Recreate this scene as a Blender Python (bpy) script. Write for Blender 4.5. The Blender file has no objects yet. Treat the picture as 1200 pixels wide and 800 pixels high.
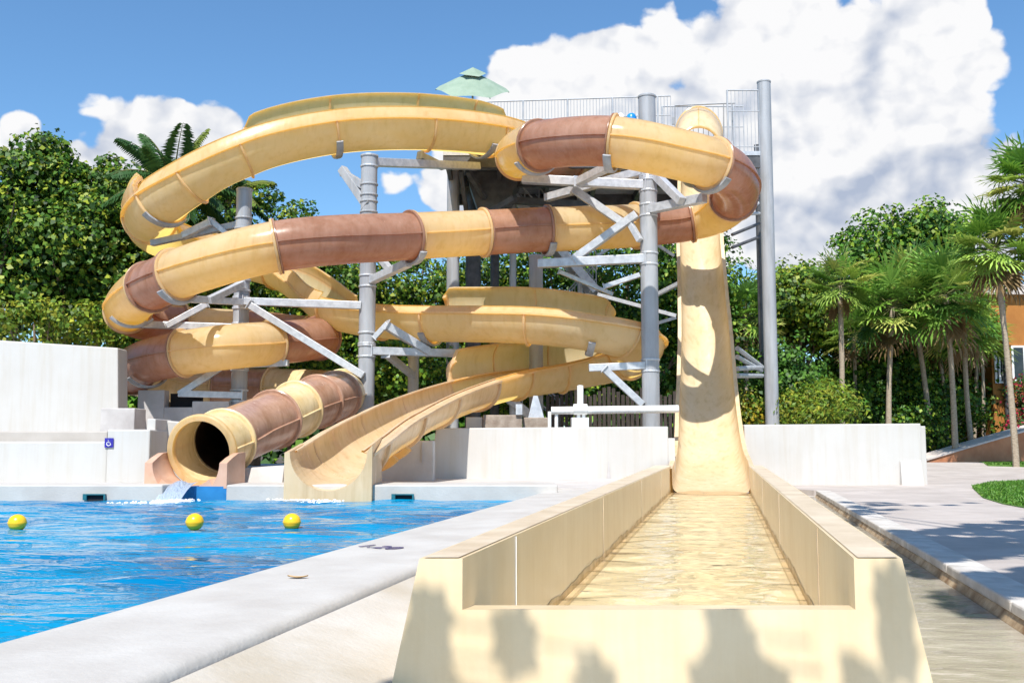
import bpy, math, random
import numpy as np
from mathutils import Vector, Matrix, Quaternion
R = math.radians
scene = bpy.context.scene
COL = scene.collection
rng = np.random.default_rng(7)
random.seed(7)

# ------------------------------------------------------------------ camera
F = 1200.0
PITCH = math.atan(121.0 / F)
CAMZ = 1.0
cp, sp = math.cos(PITCH), math.sin(PITCH)

def ray(px, py):
    u = (px - 600.0) / F
    v = (400.0 - py) / F
    return Vector((u, cp - v * sp, sp + v * cp))

def P(px, py, d):
    r = ray(px, py)
    k = d / r.y
    return Vector((r.x * k, d, CAMZ + r.z * k))

def PZ(px, py, z):
    r = ray(px, py)
    k = (z - CAMZ) / r.z
    return Vector((r.x * k, r.y * k, z))

cam = bpy.data.cameras.new('camera')
cam.sensor_width = 36.0
cam.lens = 36.0
cam.clip_end = 3000.0
cam.clip_start = 0.05
co = bpy.data.objects.new('camera', cam)
co.location = (0, 0, CAMZ)
co.rotation_euler = (R(90) + PITCH, 0, 0)
COL.objects.link(co)
scene.camera = co

# ------------------------------------------------------------------ materials
def new_mat(name):
    m = bpy.data.materials.new(name)
    m.use_nodes = True
    nt = m.node_tree
    return m, nt, nt.nodes['Principled BSDF'], nt.nodes['Material Output']

def N(nt, typ, **kw):
    n = nt.nodes.new(typ)
    for k, v in kw.items():
        setattr(n, k, v)
    return n

def noise(nt, scale, detail=4.0, rough=0.55, vec=None, stretch=None):
    n = N(nt, 'ShaderNodeTexNoise')
    n.inputs['Scale'].default_value = scale
    n.inputs['Detail'].default_value = detail
    n.inputs['Roughness'].default_value = rough
    g = N(nt, 'ShaderNodeNewGeometry')
    src = g.outputs['Position']
    if stretch:
        mp = N(nt, 'ShaderNodeMapping')
        mp.inputs['Scale'].default_value = stretch
        nt.links.new(src, mp.inputs['Vector'])
        src = mp.outputs['Vector']
    nt.links.new(src, n.inputs['Vector'])
    return n

def ramp(nt, fac, stops):
    r = N(nt, 'ShaderNodeValToRGB')
    el = r.color_ramp.elements
    while len(el) < len(stops):
        el.new(0.5)
    for e, (p, c) in zip(el, stops):
        e.position = p
        e.color = (c[0], c[1], c[2], 1)
    nt.links.new(fac, r.inputs['Fac'])
    return r

def simple(name, c1, c2, scale=3.0, rough=0.6, bump=0.0, bscale=40.0, metal=0.0, stretch=None, coat=0.0, lo=0.35, hi=0.65, spec=0.5, streak=0.0):
    m, nt, b, out = new_mat(name)
    n = noise(nt, scale, 6, 0.6, stretch=stretch)
    r = ramp(nt, n.outputs['Fac'], [(lo, c1), (hi, c2)])
    src = r.outputs['Color']
    if streak:
        ns = noise(nt, 5.0, 6, 0.65, stretch=(1.6, 1.6, 0.10))
        q = 1.0 - streak
        rs = ramp(nt, ns.outputs['Fac'], [(0.46, (1, 1, 1)), (0.66, (q, q * .975, q * .93))])
        mx = N(nt, 'ShaderNodeMix', data_type='RGBA', blend_type='MULTIPLY')
        mx.inputs['Factor'].default_value = 1.0
        nt.links.new(src, mx.inputs['A']); nt.links.new(rs.outputs['Color'], mx.inputs['B'])
        src = mx.outputs['Result']
    nt.links.new(src, b.inputs['Base Color'])
    b.inputs['Roughness'].default_value = rough
    b.inputs['Metallic'].default_value = metal
    b.inputs['Coat Weight'].default_value = coat
    b.inputs['Specular IOR Level'].default_value = spec
    if bump:
        nb = noise(nt, bscale, 5, 0.6)
        bp = N(nt, 'ShaderNodeBump')
        bp.inputs['Strength'].default_value = bump
        bp.inputs['Distance'].default_value = 0.02
        nt.links.new(nb.outputs['Fac'], bp.inputs['Height'])
        nt.links.new(bp.outputs['Normal'], b.inputs['Normal'])
    return m

def gelcoat(name, c1, c2, trans=0.22, rough=0.22, glow=None):
    m, nt, b, out = new_mat(name)
    n = noise(nt, 1.6, 7, 0.65)
    n2 = noise(nt, 11.0, 5, 0.6, stretch=(1, 1, 0.25))
    mx = N(nt, 'ShaderNodeMath', operation='MULTIPLY_ADD')
    nt.links.new(n2.outputs['Fac'], mx.inputs[0])
    mx.inputs[1].default_value = 0.35
    nt.links.new(n.outputs['Fac'], mx.inputs[2])
    r = ramp(nt, mx.outputs[0], [(0.5, c1), (0.85, c2)])
    ns = noise(nt, 4.0, 6, 0.65, stretch=(2, 2, 0.14))
    rs = ramp(nt, ns.outputs['Fac'], [(0.50, (1, 1, 1)), (0.72, (.80, .76, .70))])
    mg = N(nt, 'ShaderNodeMix', data_type='RGBA', blend_type='MULTIPLY')
    mg.inputs['Factor'].default_value = 1.0
    nt.links.new(r.outputs['Color'], mg.inputs['A']); nt.links.new(rs.outputs['Color'], mg.inputs['B'])
    nt.links.new(mg.outputs['Result'], b.inputs['Base Color'])
    rr = N(nt, 'ShaderNodeMapRange')
    nt.links.new(n2.outputs['Fac'], rr.inputs['Value'])
    rr.inputs['To Min'].default_value = rough * 0.7
    rr.inputs['To Max'].default_value = rough * 1.5
    nt.links.new(rr.outputs['Result'], b.inputs['Roughness'])
    nb = noise(nt, 2.2, 3, 0.5)
    bp = N(nt, 'ShaderNodeBump')
    bp.inputs['Strength'].default_value = 0.12
    bp.inputs['Distance'].default_value = 0.05
    nt.links.new(nb.outputs['Fac'], bp.inputs['Height'])
    nt.links.new(bp.outputs['Normal'], b.inputs['Normal'])
    t = N(nt, 'ShaderNodeBsdfTranslucent')
    t.inputs['Color'].default_value = (*(glow or c2), 1)
    mix = N(nt, 'ShaderNodeMixShader')
    mix.inputs['Fac'].default_value = trans
    nt.links.new(b.outputs[0], mix.inputs[1])
    nt.links.new(t.outputs[0], mix.inputs[2])
    nt.links.new(mix.outputs[0], out.inputs['Surface'])
    return m

def leafmat(name, trans=0.3):
    m, nt, b, out = new_mat(name)
    a = N(nt, 'ShaderNodeAttribute', attribute_name='Col')
    nt.links.new(a.outputs['Color'], b.inputs['Base Color'])
    b.inputs['Roughness'].default_value = 0.5
    b.inputs['Specular IOR Level'].default_value = 0.3
    t = N(nt, 'ShaderNodeBsdfTranslucent')
    hs = N(nt, 'ShaderNodeHueSaturation')
    hs.inputs['Value'].default_value = 1.6
    hs.inputs['Hue'].default_value = 0.485
    nt.links.new(a.outputs['Color'], hs.inputs['Color'])
    nt.links.new(hs.outputs['Color'], t.inputs['Color'])
    mix = N(nt, 'ShaderNodeMixShader')
    mix.inputs['Fac'].default_value = trans
    nt.links.new(b.outputs[0], mix.inputs[1])
    nt.links.new(t.outputs[0], mix.inputs[2])
    nt.links.new(mix.outputs[0], out.inputs['Surface'])
    return m

M = {}
M['yellow'] = gelcoat('yellow_gelcoat', (0.83, 0.66, 0.37), (0.93, 0.79, 0.53), 0.56, 0.17, glow=(1.0, 0.73, 0.20))
M['brown'] = gelcoat('brown_gelcoat', (0.38, 0.20, 0.12), (0.54, 0.325, 0.225), 0.34, glow=(0.62, 0.21, 0.05))
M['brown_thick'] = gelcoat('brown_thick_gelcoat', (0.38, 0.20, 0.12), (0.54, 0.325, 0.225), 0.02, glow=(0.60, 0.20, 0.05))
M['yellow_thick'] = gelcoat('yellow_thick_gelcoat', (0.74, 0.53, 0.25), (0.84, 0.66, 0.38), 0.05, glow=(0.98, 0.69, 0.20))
M['cream'] = gelcoat('cream_gelcoat', (0.76, 0.57, 0.33), (0.83, 0.66, 0.43), 0.24, glow=(0.95, 0.58, 0.14))
M['trough'] = simple('trough_shell', (0.71, 0.55, 0.335), (0.78, 0.63, 0.415), 2.2, 0.34, 0.05, 30, streak=0.05)
M['trough_rim'] = simple('trough_rim', (0.55, 0.43, 0.29), (0.70, 0.58, 0.43), 3.5, 0.45, 0.1, 50)
M['white'] = simple('white_paint_wall', (0.53, 0.505, 0.47), (0.57, 0.55, 0.52), 0.9, 0.75, 0.06, 25, streak=0.05)
M['coping'] = simple('coping_plaster', (0.46, 0.425, 0.385), (0.54, 0.51, 0.47), 2.4, 0.7, 0.2, 40)
M['deck'] = simple('deck_concrete', (0.47, 0.43, 0.40), (0.58, 0.55, 0.52), 2.0, 0.7, 0.25, 60)
M['steel'] = simple('grey_steel_paint', (0.31, 0.32, 0.34), (0.42, 0.43, 0.45), 2.5, 0.45, 0.05, 40, stretch=(1, 1, 0.3), streak=0.2)
M['galv'] = simple('galvanised_steel', (0.43, 0.44, 0.46), (0.60, 0.61, 0.63), 9, 0.38, 0.05, 60, metal=0.25)
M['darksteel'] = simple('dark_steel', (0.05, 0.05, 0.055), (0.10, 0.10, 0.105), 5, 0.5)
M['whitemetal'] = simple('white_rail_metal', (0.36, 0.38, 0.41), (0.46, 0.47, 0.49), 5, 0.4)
M['pvc'] = simple('white_pvc', (0.70, 0.70, 0.68), (0.82, 0.82, 0.80), 4, 0.35)
M['block'] = simple('raw_concrete', (0.26, 0.20, 0.155), (0.40, 0.33, 0.27), 6, 0.85, 0.3, 40)
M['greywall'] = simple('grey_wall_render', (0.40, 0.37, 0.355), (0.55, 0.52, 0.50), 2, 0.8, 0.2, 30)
M['canvas'] = simple('pale_green_canvas', (0.23, 0.31, 0.23), (0.29, 0.37, 0.285), 4, 0.8)
M['buoy'] = simple('yellow_plastic', (0.88, 0.47, 0.008), (0.94, 0.56, 0.02), 8, 0.28)
M['teal'] = simple('teal_plastic', (0.01, 0.10, 0.13), (0.02, 0.17, 0.20), 8, 0.4)
M['black'] = simple('dark_void', (0.008, 0.008, 0.01), (0.015, 0.015, 0.018), 8, 0.8)
M['bluepool'] = simple('pool_blue_paint', (0.01, 0.16, 0.42), (0.02, 0.22, 0.52), 5, 0.5)
M['signblue'] = simple('sign_blue', (0.03, 0.02, 0.28), (0.035, 0.025, 0.32), 5, 0.4)
M['ink'] = simple('dark_ink', (0.07, 0.055, 0.13), (0.12, 0.10, 0.19), 25, 0.6)
M['signwhite'] = simple('sign_white', (0.8, 0.8, 0.8), (0.85, 0.85, 0.85), 5, 0.5)
M['orange'] = simple('orange_render', (0.36, 0.14, 0.028), (0.46, 0.19, 0.04), 1.6, 0.85, 0.2, 25)
M['terracotta'] = simple('terracotta_render', (0.50, 0.19, 0.085), (0.62, 0.27, 0.13), 2.5, 0.85, 0.2, 30)
M['pinkcap'] = simple('pale_pink_cap', (0.58, 0.50, 0.44), (0.70, 0.62, 0.57), 2.5, 0.8, 0.2, 30)
M['glass'] = simple('window_glass', (0.02, 0.025, 0.03), (0.04, 0.045, 0.05), 2, 0.08)
M['kerbtop'] = simple('kerb_stone', (0.44, 0.40, 0.35), (0.63, 0.59, 0.54), 4, 0.75, 0.35, 50)
M['kerbside'] = simple('wet_kerb_side', (0.17, 0.09, 0.035), (0.47, 0.36, 0.23), 5, 0.5, 0.4, 40, lo=0.38, hi=0.62)
M['wetfloor'] = simple('wet_channel_floor', (0.50, 0.455, 0.385), (0.64, 0.595, 0.53), 3, 0.28, 0.35, 45)
M['bark'] = simple('bark', (0.16, 0.11, 0.075), (0.30, 0.22, 0.15), 9, 0.9, 0.5, 40, stretch=(1, 1, 3))
M['palebark'] = simple('pale_palm_bark', (0.26, 0.20, 0.14), (0.46, 0.38, 0.28), 12, 0.9, 0.5, 50, stretch=(1, 1, 4))
M['timber'] = simple('dark_timber', (0.025, 0.02, 0.017), (0.07, 0.055, 0.045), 7, 0.85, 0.3, 40, stretch=(4, 4, 0.5))
M['leaf'] = leafmat('leaf', 0.22)
M['palm'] = leafmat('palm_frond', 0.22)
M['deadleaf'] = simple('dry_leaf', (0.35, 0.2, 0.07), (0.55, 0.38, 0.2), 20, 0.7)
M['foam'] = simple('foam', (0.75, 0.80, 0.85), (0.9, 0.92, 0.94), 12, 0.6, 0.6, 50)
M['lobeblue'] = simple('blue_lobe', (0.01, 0.20, 0.55), (0.02, 0.28, 0.65), 5, 0.3)
M['tarp'] = simple('white_stair_panel', (0.45, 0.47, 0.50), (0.66, 0.68, 0.70), 3, 0.6)
M['redflower'] = simple('red_bract', (0.45, 0.02, 0.08), (0.6, 0.05, 0.12), 9, 0.6)

def paving_mat():
    m, nt, b, out = new_mat('paving_stone')
    g = N(nt, 'ShaderNodeNewGeometry')
    mp = N(nt, 'ShaderNodeMapping')
    mp.inputs['Rotation'].default_value = (0, 0, R(11.2))
    nt.links.new(g.outputs['Position'], mp.inputs['Vector'])
    br = N(nt, 'ShaderNodeTexBrick')
    br.inputs['Scale'].default_value = 1.0
    br.inputs['Brick Width'].default_value = 2.4
    br.inputs['Row Height'].default_value = 1.8
    br.inputs['Mortar Size'].default_value = 0.006
    br.offset = 0.5
    br.inputs['Color1'].default_value = (0.48, 0.425, 0.385, 1)
    br.inputs['Color2'].default_value = (0.52, 0.465, 0.425, 1)
    br.inputs['Mortar'].default_value = (0.38, 0.34, 0.32, 1)
    nt.links.new(mp.outputs['Vector'], br.inputs['Vector'])
    n = noise(nt, 1.5, 8, 0.65)
    r = ramp(nt, n.outputs['Fac'], [(0.35, (0.80, 0.78, 0.76)), (0.65, (1.05, 1.04, 1.03))])
    mx = N(nt, 'ShaderNodeMix', data_type='RGBA', blend_type='MULTIPLY')
    mx.inputs['Factor'].default_value = 1.0
    nt.links.new(br.outputs['Color'], mx.inputs['A'])
    nt.links.new(r.outputs['Color'], mx.inputs['B'])
    nt.links.new(mx.outputs['Result'], b.inputs['Base Color'])
    b.inputs['Roughness'].default_value = 0.7
    nb = noise(nt, 60, 5)
    bp = N(nt, 'ShaderNodeBump')
    bp.inputs['Strength'].default_value = 0.25
    bp.inputs['Distance'].default_value = 0.01
    nt.links.new(nb.outputs['Fac'], bp.inputs['Height'])
    nt.links.new(bp.outputs['Normal'], b.inputs['Normal'])
    return m
M['paving'] = paving_mat()
M['soil'] = simple('soil', (0.05, 0.04, 0.025), (0.11, 0.085, 0.055), 1.5, 0.95, 0.5, 20)
M['grass'] = simple('lawn_green', (0.05, 0.13, 0.015), (0.12, 0.24, 0.03), 3.0, 0.9, 0.8, 90)

def pool_water():
    m, nt, b, out = new_mat('pool_water')
    n = noise(nt, 0.8, 3, 0.5)
    r = ramp(nt, n.outputs['Fac'], [(0.35, (0.0, 0.14, 0.315)), (0.65, (0.001, 0.25, 0.445))])
    nt.links.new(r.outputs['Color'], b.inputs['Base Color'])
    b.inputs['Roughness'].default_value = 0.03
    b.inputs['IOR'].default_value = 1.22
    b.inputs['Specular IOR Level'].default_value = 0.4
    h1 = noise(nt, 2.0, 4, 0.55, stretch=(0.55, 1.5, 1))
    h2 = noise(nt, 9.0, 3, 0.5, stretch=(0.6, 1.3, 1))
    add = N(nt, 'ShaderNodeMath', operation='MULTIPLY_ADD')
    nt.links.new(h2.outputs['Fac'], add.inputs[0])
    add.inputs[1].default_value = 0.16
    nt.links.new(h1.outputs['Fac'], add.inputs[2])
    bp = N(nt, 'ShaderNodeBump')
    bp.inputs['Strength'].default_value = 1.0
    bp.inputs['Distance'].default_value = 0.11
    nt.links.new(add.outputs[0], bp.inputs['Height'])
    nt.links.new(bp.outputs['Normal'], b.inputs['Normal'])
    return m
M['water'] = pool_water()

def clear_water(name, tint, sx, sy, scale, dist, ior=1.33, det=4):
    m, nt, b, out = new_mat(name)
    nt.nodes.remove(b)
    h1 = noise(nt, scale, det, 0.5, stretch=(sx, sy, 1))
    bp = N(nt, 'ShaderNodeBump')
    bp.inputs['Strength'].default_value = 1.0
    bp.inputs['Distance'].default_value = dist
    nt.links.new(h1.outputs['Fac'], bp.inputs['Height'])
    gl = N(nt, 'ShaderNodeBsdfGlossy')
    gl.inputs['Roughness'].default_value = 0.03
    nt.links.new(bp.outputs['Normal'], gl.inputs['Normal'])
    tr = N(nt, 'ShaderNodeBsdfTransparent')
    tr.inputs['Color'].default_value = (*tint, 1)
    fr = N(nt, 'ShaderNodeFresnel')
    fr.inputs['IOR'].default_value = ior
    nt.links.new(bp.outputs['Normal'], fr.inputs['Normal'])
    mix = N(nt, 'ShaderNodeMixShader')
    nt.links.new(fr.outputs[0], mix.inputs['Fac'])
    nt.links.new(tr.outputs[0], mix.inputs[1])
    nt.links.new(gl.outputs[0], mix.inputs[2])
    nt.links.new(mix.outputs[0], out.inputs['Surface'])
    return m
M['troughwater'] = clear_water('trough_water', (0.98, 0.96, 0.90), 1.3, 1.5, 2.4, 0.035, 1.45, 1.5)
M['puddle'] = clear_water('thin_water_film', (0.95, 0.94, 0.9), 0.8, 1.5, 4, 0.012)
def spill_mat():
    m, nt, b, out = new_mat('falling_water')
    b.inputs['Base Color'].default_value = (0.62, 0.72, 0.85, 1)
    b.inputs['Roughness'].default_value = 0.12
    b.inputs['Transmission Weight'].default_value = 0.35
    b.inputs['IOR'].default_value = 1.33
    n = noise(nt, 18, 4, 0.5, stretch=(3, 1, 0.4))
    bp = N(nt, 'ShaderNodeBump'); bp.inputs['Distance'].default_value = 0.05
    nt.links.new(n.outputs['Fac'], bp.inputs['Height'])
    nt.links.new(bp.outputs['Normal'], b.inputs['Normal'])
    return m
M['spill'] = spill_mat()

# ------------------------------------------------------------------ mesh builder
class MB:
    def __init__(s):
        s.v = []; s.f = []
    def add(s, vs, fs):
        o = len(s.v)
        s.v += [tuple(v) for v in vs]
        s.f += [tuple(i + o for i in f) for f in fs]
        return s
    def hexa(s, b, t):
        """b, t: four bottom and four top corners, counter-clockwise from above"""
        return s.add(list(b) + list(t), [(3, 2, 1, 0), (4, 5, 6, 7)] + [(i, (i + 1) % 4, 4 + (i + 1) % 4, 4 + i) for i in range(4)])
    def box(s, x0, x1, y0, y1, z0, z1):
        return s.hexa([(x0, y0, z0), (x1, y0, z0), (x1, y1, z0), (x0, y1, z0)], [(x0, y0, z1), (x1, y0, z1), (x1, y1, z1), (x0, y1, z1)])
    def prism(s, poly, z0, z1):
        n = len(poly)
        return s.add([(p[0], p[1], z0) for p in poly] + [(p[0], p[1], z1) for p in poly],
                     [tuple(range(n - 1, -1, -1)), tuple(range(n, 2 * n))] + [(i, (i + 1) % n, n + (i + 1) % n, n + i) for i in range(n)])
    def beam(s, a, b, w, h, up=(0, 0, 1)):
        a, b = Vector(a), Vector(b)
        t = (b - a).normalized()
        up = Vector(up)
        if abs(t.dot(up)) > 0.98:
            up = Vector((0, 1, 0))
        sd = t.cross(up).normalized() * w / 2
        u = sd.cross(t).normalized() * h / 2
        q = lambda c: [c - sd - u, c + sd - u, c + sd + u, c - sd + u]
        return s.add(q(a) + q(b), [(3, 2, 1, 0), (4, 5, 6, 7)] + [(i, (i + 1) % 4, 4 + (i + 1) % 4, 4 + i) for i in range(4)])
    def tube(s, pts, r, n=12, cap=True):
        pts = [Vector(p) for p in pts]
        rs = r if isinstance(r, (list, tuple)) else [r] * len(pts)
        rings = []
        prev = None
        for i, p in enumerate(pts):
            t = (pts[min(i + 1, len(pts) - 1)] - pts[max(i - 1, 0)]).normalized()
            if prev is None:
                ref = Vector((0, 0, 1)) if abs(t.z) < 0.9 else Vector((1, 0, 0))
                sd = t.cross(ref).normalized()
            else:
                sd = (prev - t * prev.dot(t)).normalized()
            prev = sd
            u = t.cross(sd)
            rings.append([p + (sd * math.cos(2 * math.pi * k / n) + u * math.sin(2 * math.pi * k / n)) * rs[i] for k in range(n)])
        vs = [v for rg in rings for v in rg]
        fs = []
        for i in range(len(pts) - 1):
            for k in range(n):
                fs.append((i * n + k, i * n + (k + 1) % n, (i + 1) * n + (k + 1) % n, (i + 1) * n + k))
        if cap:
            fs.append(tuple(range(n - 1, -1, -1)))
            fs.append(tuple((len(pts) - 1) * n + k for k in range(n)))
        return s.add(vs, fs)
    def lathe(s, prof, c=(0, 0, 0), n=24):
        c = Vector(c)
        vs = []
        for r, z in prof:
            for k in range(n):
                a = 2 * math.pi * k / n
                vs.append(c + Vector((r * math.cos(a), r * math.sin(a), z)))
        fs = []
        for i in range(len(prof) - 1):
            for k in range(n):
                fs.append((i * n + k, i * n + (k + 1) % n, (i + 1) * n + (k + 1) % n, (i + 1) * n + k))
        fs.append(tuple(range(n - 1, -1, -1)))
        fs.append(tuple((len(prof) - 1) * n + k for k in range(n)))
        return s.add(vs, fs)
    def build(s, name, mat, parent=None, smooth=False, bevel=0.0, origin=None):
        o0 = Vector(parent['_wloc']) if parent is not None else Vector(origin if origin is not None else (0, 0, 0))
        me = bpy.data.meshes.new(name)
        me.from_pydata([tuple(Vector(v) - o0) for v in s.v], [], s.f)
        if smooth:
            me.polygons.foreach_set('use_smooth', [True] * len(me.polygons))
            me.set_sharp_from_angle(angle=R(40))
        me.materials.append(mat)
        o = bpy.data.objects.new(name, me)
        COL.objects.link(o)
        if parent is not None:
            o.parent = parent
            o['_wloc'] = list(o0)
        else:
            o.location = o0
            o['_wloc'] = list(o0)
        if bevel:
            bv = o.modifiers.new('edge_round', 'BEVEL')
            bv.width = bevel
            bv.segments = 2
            bv.limit_method = 'ANGLE'
            bv.angle_limit = R(35)
        return o

def tag(o, label=None, cat=None, group=None, kind=None):
    if label: o['label'] = label
    if cat: o['category'] = cat
    if group: o['group'] = group
    if kind: o['kind'] = kind
    return o

def thing(name, label, cat, loc, group=None):
    o = bpy.data.objects.new(name, None)
    o.location = loc
    o['_wloc'] = list(loc)
    o.empty_display_size = 0.2
    COL.objects.link(o)
    return tag(o, label, cat, group)

def struct(name, mb, mat, **kw):
    return tag(mb.build(name, mat, **kw), kind='structure')

# ------------------------------------------------------------------ levels
Z_CH, Z_PV, Z_DK, Z_CO, Z_BK, Z_WT = 0.15, 0.25, 0.40, 0.38, 0.48, 0.28
TA = 0.197
def lat(X0, y):          # x of a line parallel to the runout trough
    return X0 + TA * y

# ------------------------------------------------------------------ ground
struct('ground', MB().box(-400, 400, -60, 900, -1.3, 0.0), M['soil'])
# wet channel floor between coping and kerb
struct('channel_floor', MB().hexa([(lat(-1.9, -3), -3, 0.02), (lat(1.9, -3), -3, 0.02), (lat(1.9, 18.4), 18.4, 0.02), (lat(-1.9, 18.4), 18.4, 0.02)],
       [(lat(-1.9, -3), -3, Z_CH), (lat(1.9, -3), -3, Z_CH), (lat(1.9, 18.4), 18.4, Z_CH), (lat(-1.9, 18.4), 18.4, Z_CH)]), M['wetfloor'])

# right paving and kerb
def kerb_x(y, o=0.0):
    return 1.295 + 0.0205 * y + TA * y + o
KY0, KY1 = -2.5, 17.0
m = MB()
m.prism([(kerb_x(KY0, .24), KY0), (30, KY0), (30, 22), (-1, 22), (-1, 19.9), (kerb_x(19.0, 0.0) - 1.0, 19.0), (kerb_x(17.3, 0.0), 17.3), (kerb_x(17.3, .24), 17.3)], 0.03, Z_PV - 0.006)
struct('paving', m, M['paving'])
struct('rising_path', MB().hexa([(4.5, 22.004, 0.0), (34, 22.004, 0.0), (34, 30, 0.0), (4.5, 30, 0.0)], [(4.5, 22.004, Z_PV - .006), (34, 22.004, Z_PV - .006), (34, 30, .494), (4.5, 30, .494)]), M['paving'])
struct('garden_ground', MB().box(4.5, 60, 30.004, 70, -.2, .49), M['soil'])
ker = thing('kerb', 'long stone kerb with stained wet side running along the paving right of the trough', 'kerb', (kerb_x(7), 7, 0))
m = MB()
ys = np.linspace(KY0, KY1, 14)
for a, b in zip(ys[:-1], ys[1:]):
    b2 = b - 0.012
    m.hexa([(kerb_x(a, .0), a, 0.2), (kerb_x(a, .245), a, 0.2), (kerb_x(b2, .245), b2, 0.2), (kerb_x(b2, .0), b2, 0.2)],
           [(kerb_x(a, .0), a, Z_PV + .01), (kerb_x(a, .245), a, Z_PV + .004), (kerb_x(b2, .245), b2, Z_PV + .004), (kerb_x(b2, .0), b2, Z_PV + .01)])
m.build('kerb_stone', M['kerbtop'], ker, bevel=0.012)
m = MB().hexa([(kerb_x(KY0, -.05), KY0, 0.1), (kerb_x(KY0, .2), KY0, 0.1), (kerb_x(KY1, .2), KY1, 0.1), (kerb_x(KY1, -.05), KY1, 0.1)],
              [(kerb_x(KY0, .012), KY0, 0.198), (kerb_x(KY0, .2), KY0, 0.198), (kerb_x(KY1, .2), KY1, 0.198), (kerb_x(KY1, .012), KY1, 0.198)])
m.build('kerb_face', M['kerbside'], ker)

# pool side deck at the back, coping, pool
PE = -2.30                      # lateral offset of pool edge
ST = -1.53                      # lateral offset of step line
YB = 13.5
m = MB()
m.prism([(-40, YB + .95), (lat(-1.4, YB + .95), YB + .95), (lat(-1.3, 18.5), 18.5), (lat(-1.3, 19.6), 19.6), (lat(-1.3, 33), 33), (-40, 33)], 0.02, Z_DK)
struct('pool_deck', m, M['deck'])
# right coping with rounded nose and sloping beach
m = MB()
prof = [(PE + .03, 0.05), (PE + .03, Z_CO - .10), (PE + .0, Z_CO - .07), (PE - .005, Z_CO - .03), (PE + .02, Z_CO - .006), (PE + .06, Z_CO), (ST - .05, Z_CO + .006), (ST - .012, Z_CO), (ST, Z_CO - .012), (ST + .012, Z_CO - .035), (ST + .02, 0.05)]
ys = np.linspace(-3.0, YB + .95, 24)
vs = []
for y in ys:
    k = 1.0
    for (lx, z) in prof:
        vs.append((lat(lx, y), y, z))
n = len(prof)
fs = []
for i in range(len(ys) - 1):
    for k in range(n - 1):
        fs.append((i * n + k, i * n + k + 1, (i + 1) * n + k + 1, (i + 1) * n + k))
fs.append(tuple(range(n))); fs.append(tuple((len(ys) - 1) * n + k for k in range(n - 1, -1, -1)))
m.add(vs, fs)
struct('pool_coping', m, M['coping'], smooth=True)
m = MB()
ysl = np.linspace(-3.0, 18.3, 16)
vs = []
for y in ysl:
    vs += [(lat(ST + .024, y), y, .05), (lat(ST + .024, y), y, .352), (lat(ST + .34, y), y, .270), (lat(ST + .72, y), y, .158), (lat(ST + .74, y), y, .05)]
m.add(vs, [(i * 5 + k, i * 5 + k + 1, (i + 1) * 5 + k + 1, (i + 1) * 5 + k) for i in range(15) for k in range(4)] + [(0, 1, 2, 3, 4), (79, 78, 77, 76, 75)])
M['wetslope'] = simple('damp_beige_apron', (0.50, 0.43, 0.33), (0.62, 0.57, 0.50), 1.6, 0.45, 0.2, 40)
struct('channel_slope', m, M['wetslope'])
# basin floor
struct('pool_floor', MB().hexa([(-40, -3, -1.0), (lat(PE, -3), -3, -1.0), (lat(PE, YB), YB, -1.0), (-40, YB, -1.0)], [(-40, -3, -.9), (lat(PE, -3), -3, -.9), (lat(PE, YB), YB, -.9), (-40, YB, -.9)]), M['bluepool'])
# water grid with waves
ny, nx = 300, 300
Y = np.linspace(-2.0, YB + .02, ny)
vs = np.zeros((ny, nx, 3))
ww = [(rng.uniform(-0.9, 0.9) , rng.uniform(0.25, 1.3), rng.uniform(0, 6.28)) for _ in range(26)]
for i, y in enumerate(Y):
    x = np.linspace(-17, lat(PE + .03, y), nx)
    vs[i, :, 0] = x
    vs[i, :, 1] = y
    h = np.zeros(nx)
    for ang, wl, ph in ww:
        kx, ky = math.sin(ang) * 6.283 / wl, math.cos(ang) * 6.283 / wl
        h += wl * 0.0042 * np.sin(kx * x + ky * y + ph + 1.2 * np.sin(x * .9 + ph) + .8 * np.sin(y * 1.3 + 2 * ph))
    vs[i, :, 2] = Z_WT + h
V = vs.reshape(-1, 3)
Fq = [(i * nx + k, i * nx + k + 1, (i + 1) * nx + k + 1, (i + 1) * nx + k) for i in range(ny - 1) for k in range(nx - 1)]
m = MB(); m.v = [tuple(p) for p in V]; m.f = Fq
wo = m.build('pool_water', M['water'])
wo.data.polygons.foreach_set('use_smooth', [True] * len(wo.data.polygons))
tag(wo, kind='structure')

# back coping upstand with gap for the tube outlet
def px_x(px, d):
    return P(px, 500, d).x
pc = thing('pool_edge_wall', 'low white raised edge wall along the far side of the pool', 'pool wall', (px_x(250, YB), YB, Z_WT))
for a, b, nm in ((-900, 193, 0), (267, 700, 1)):
    x1 = px_x(b, YB) if b != 700 else lat(PE + .2, YB + .2)
    MB().box(px_x(a, YB), x1, YB, YB + .95, -0.9, Z_BK).build('edge_segment', M['coping'], pc, bevel=0.02)
MB().box(px_x(193, YB) + .002, px_x(267, YB) - .002, YB + .25, YB + .94, -0.9, Z_BK - .03).build('blue_recess', M['bluepool'], pc)

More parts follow.
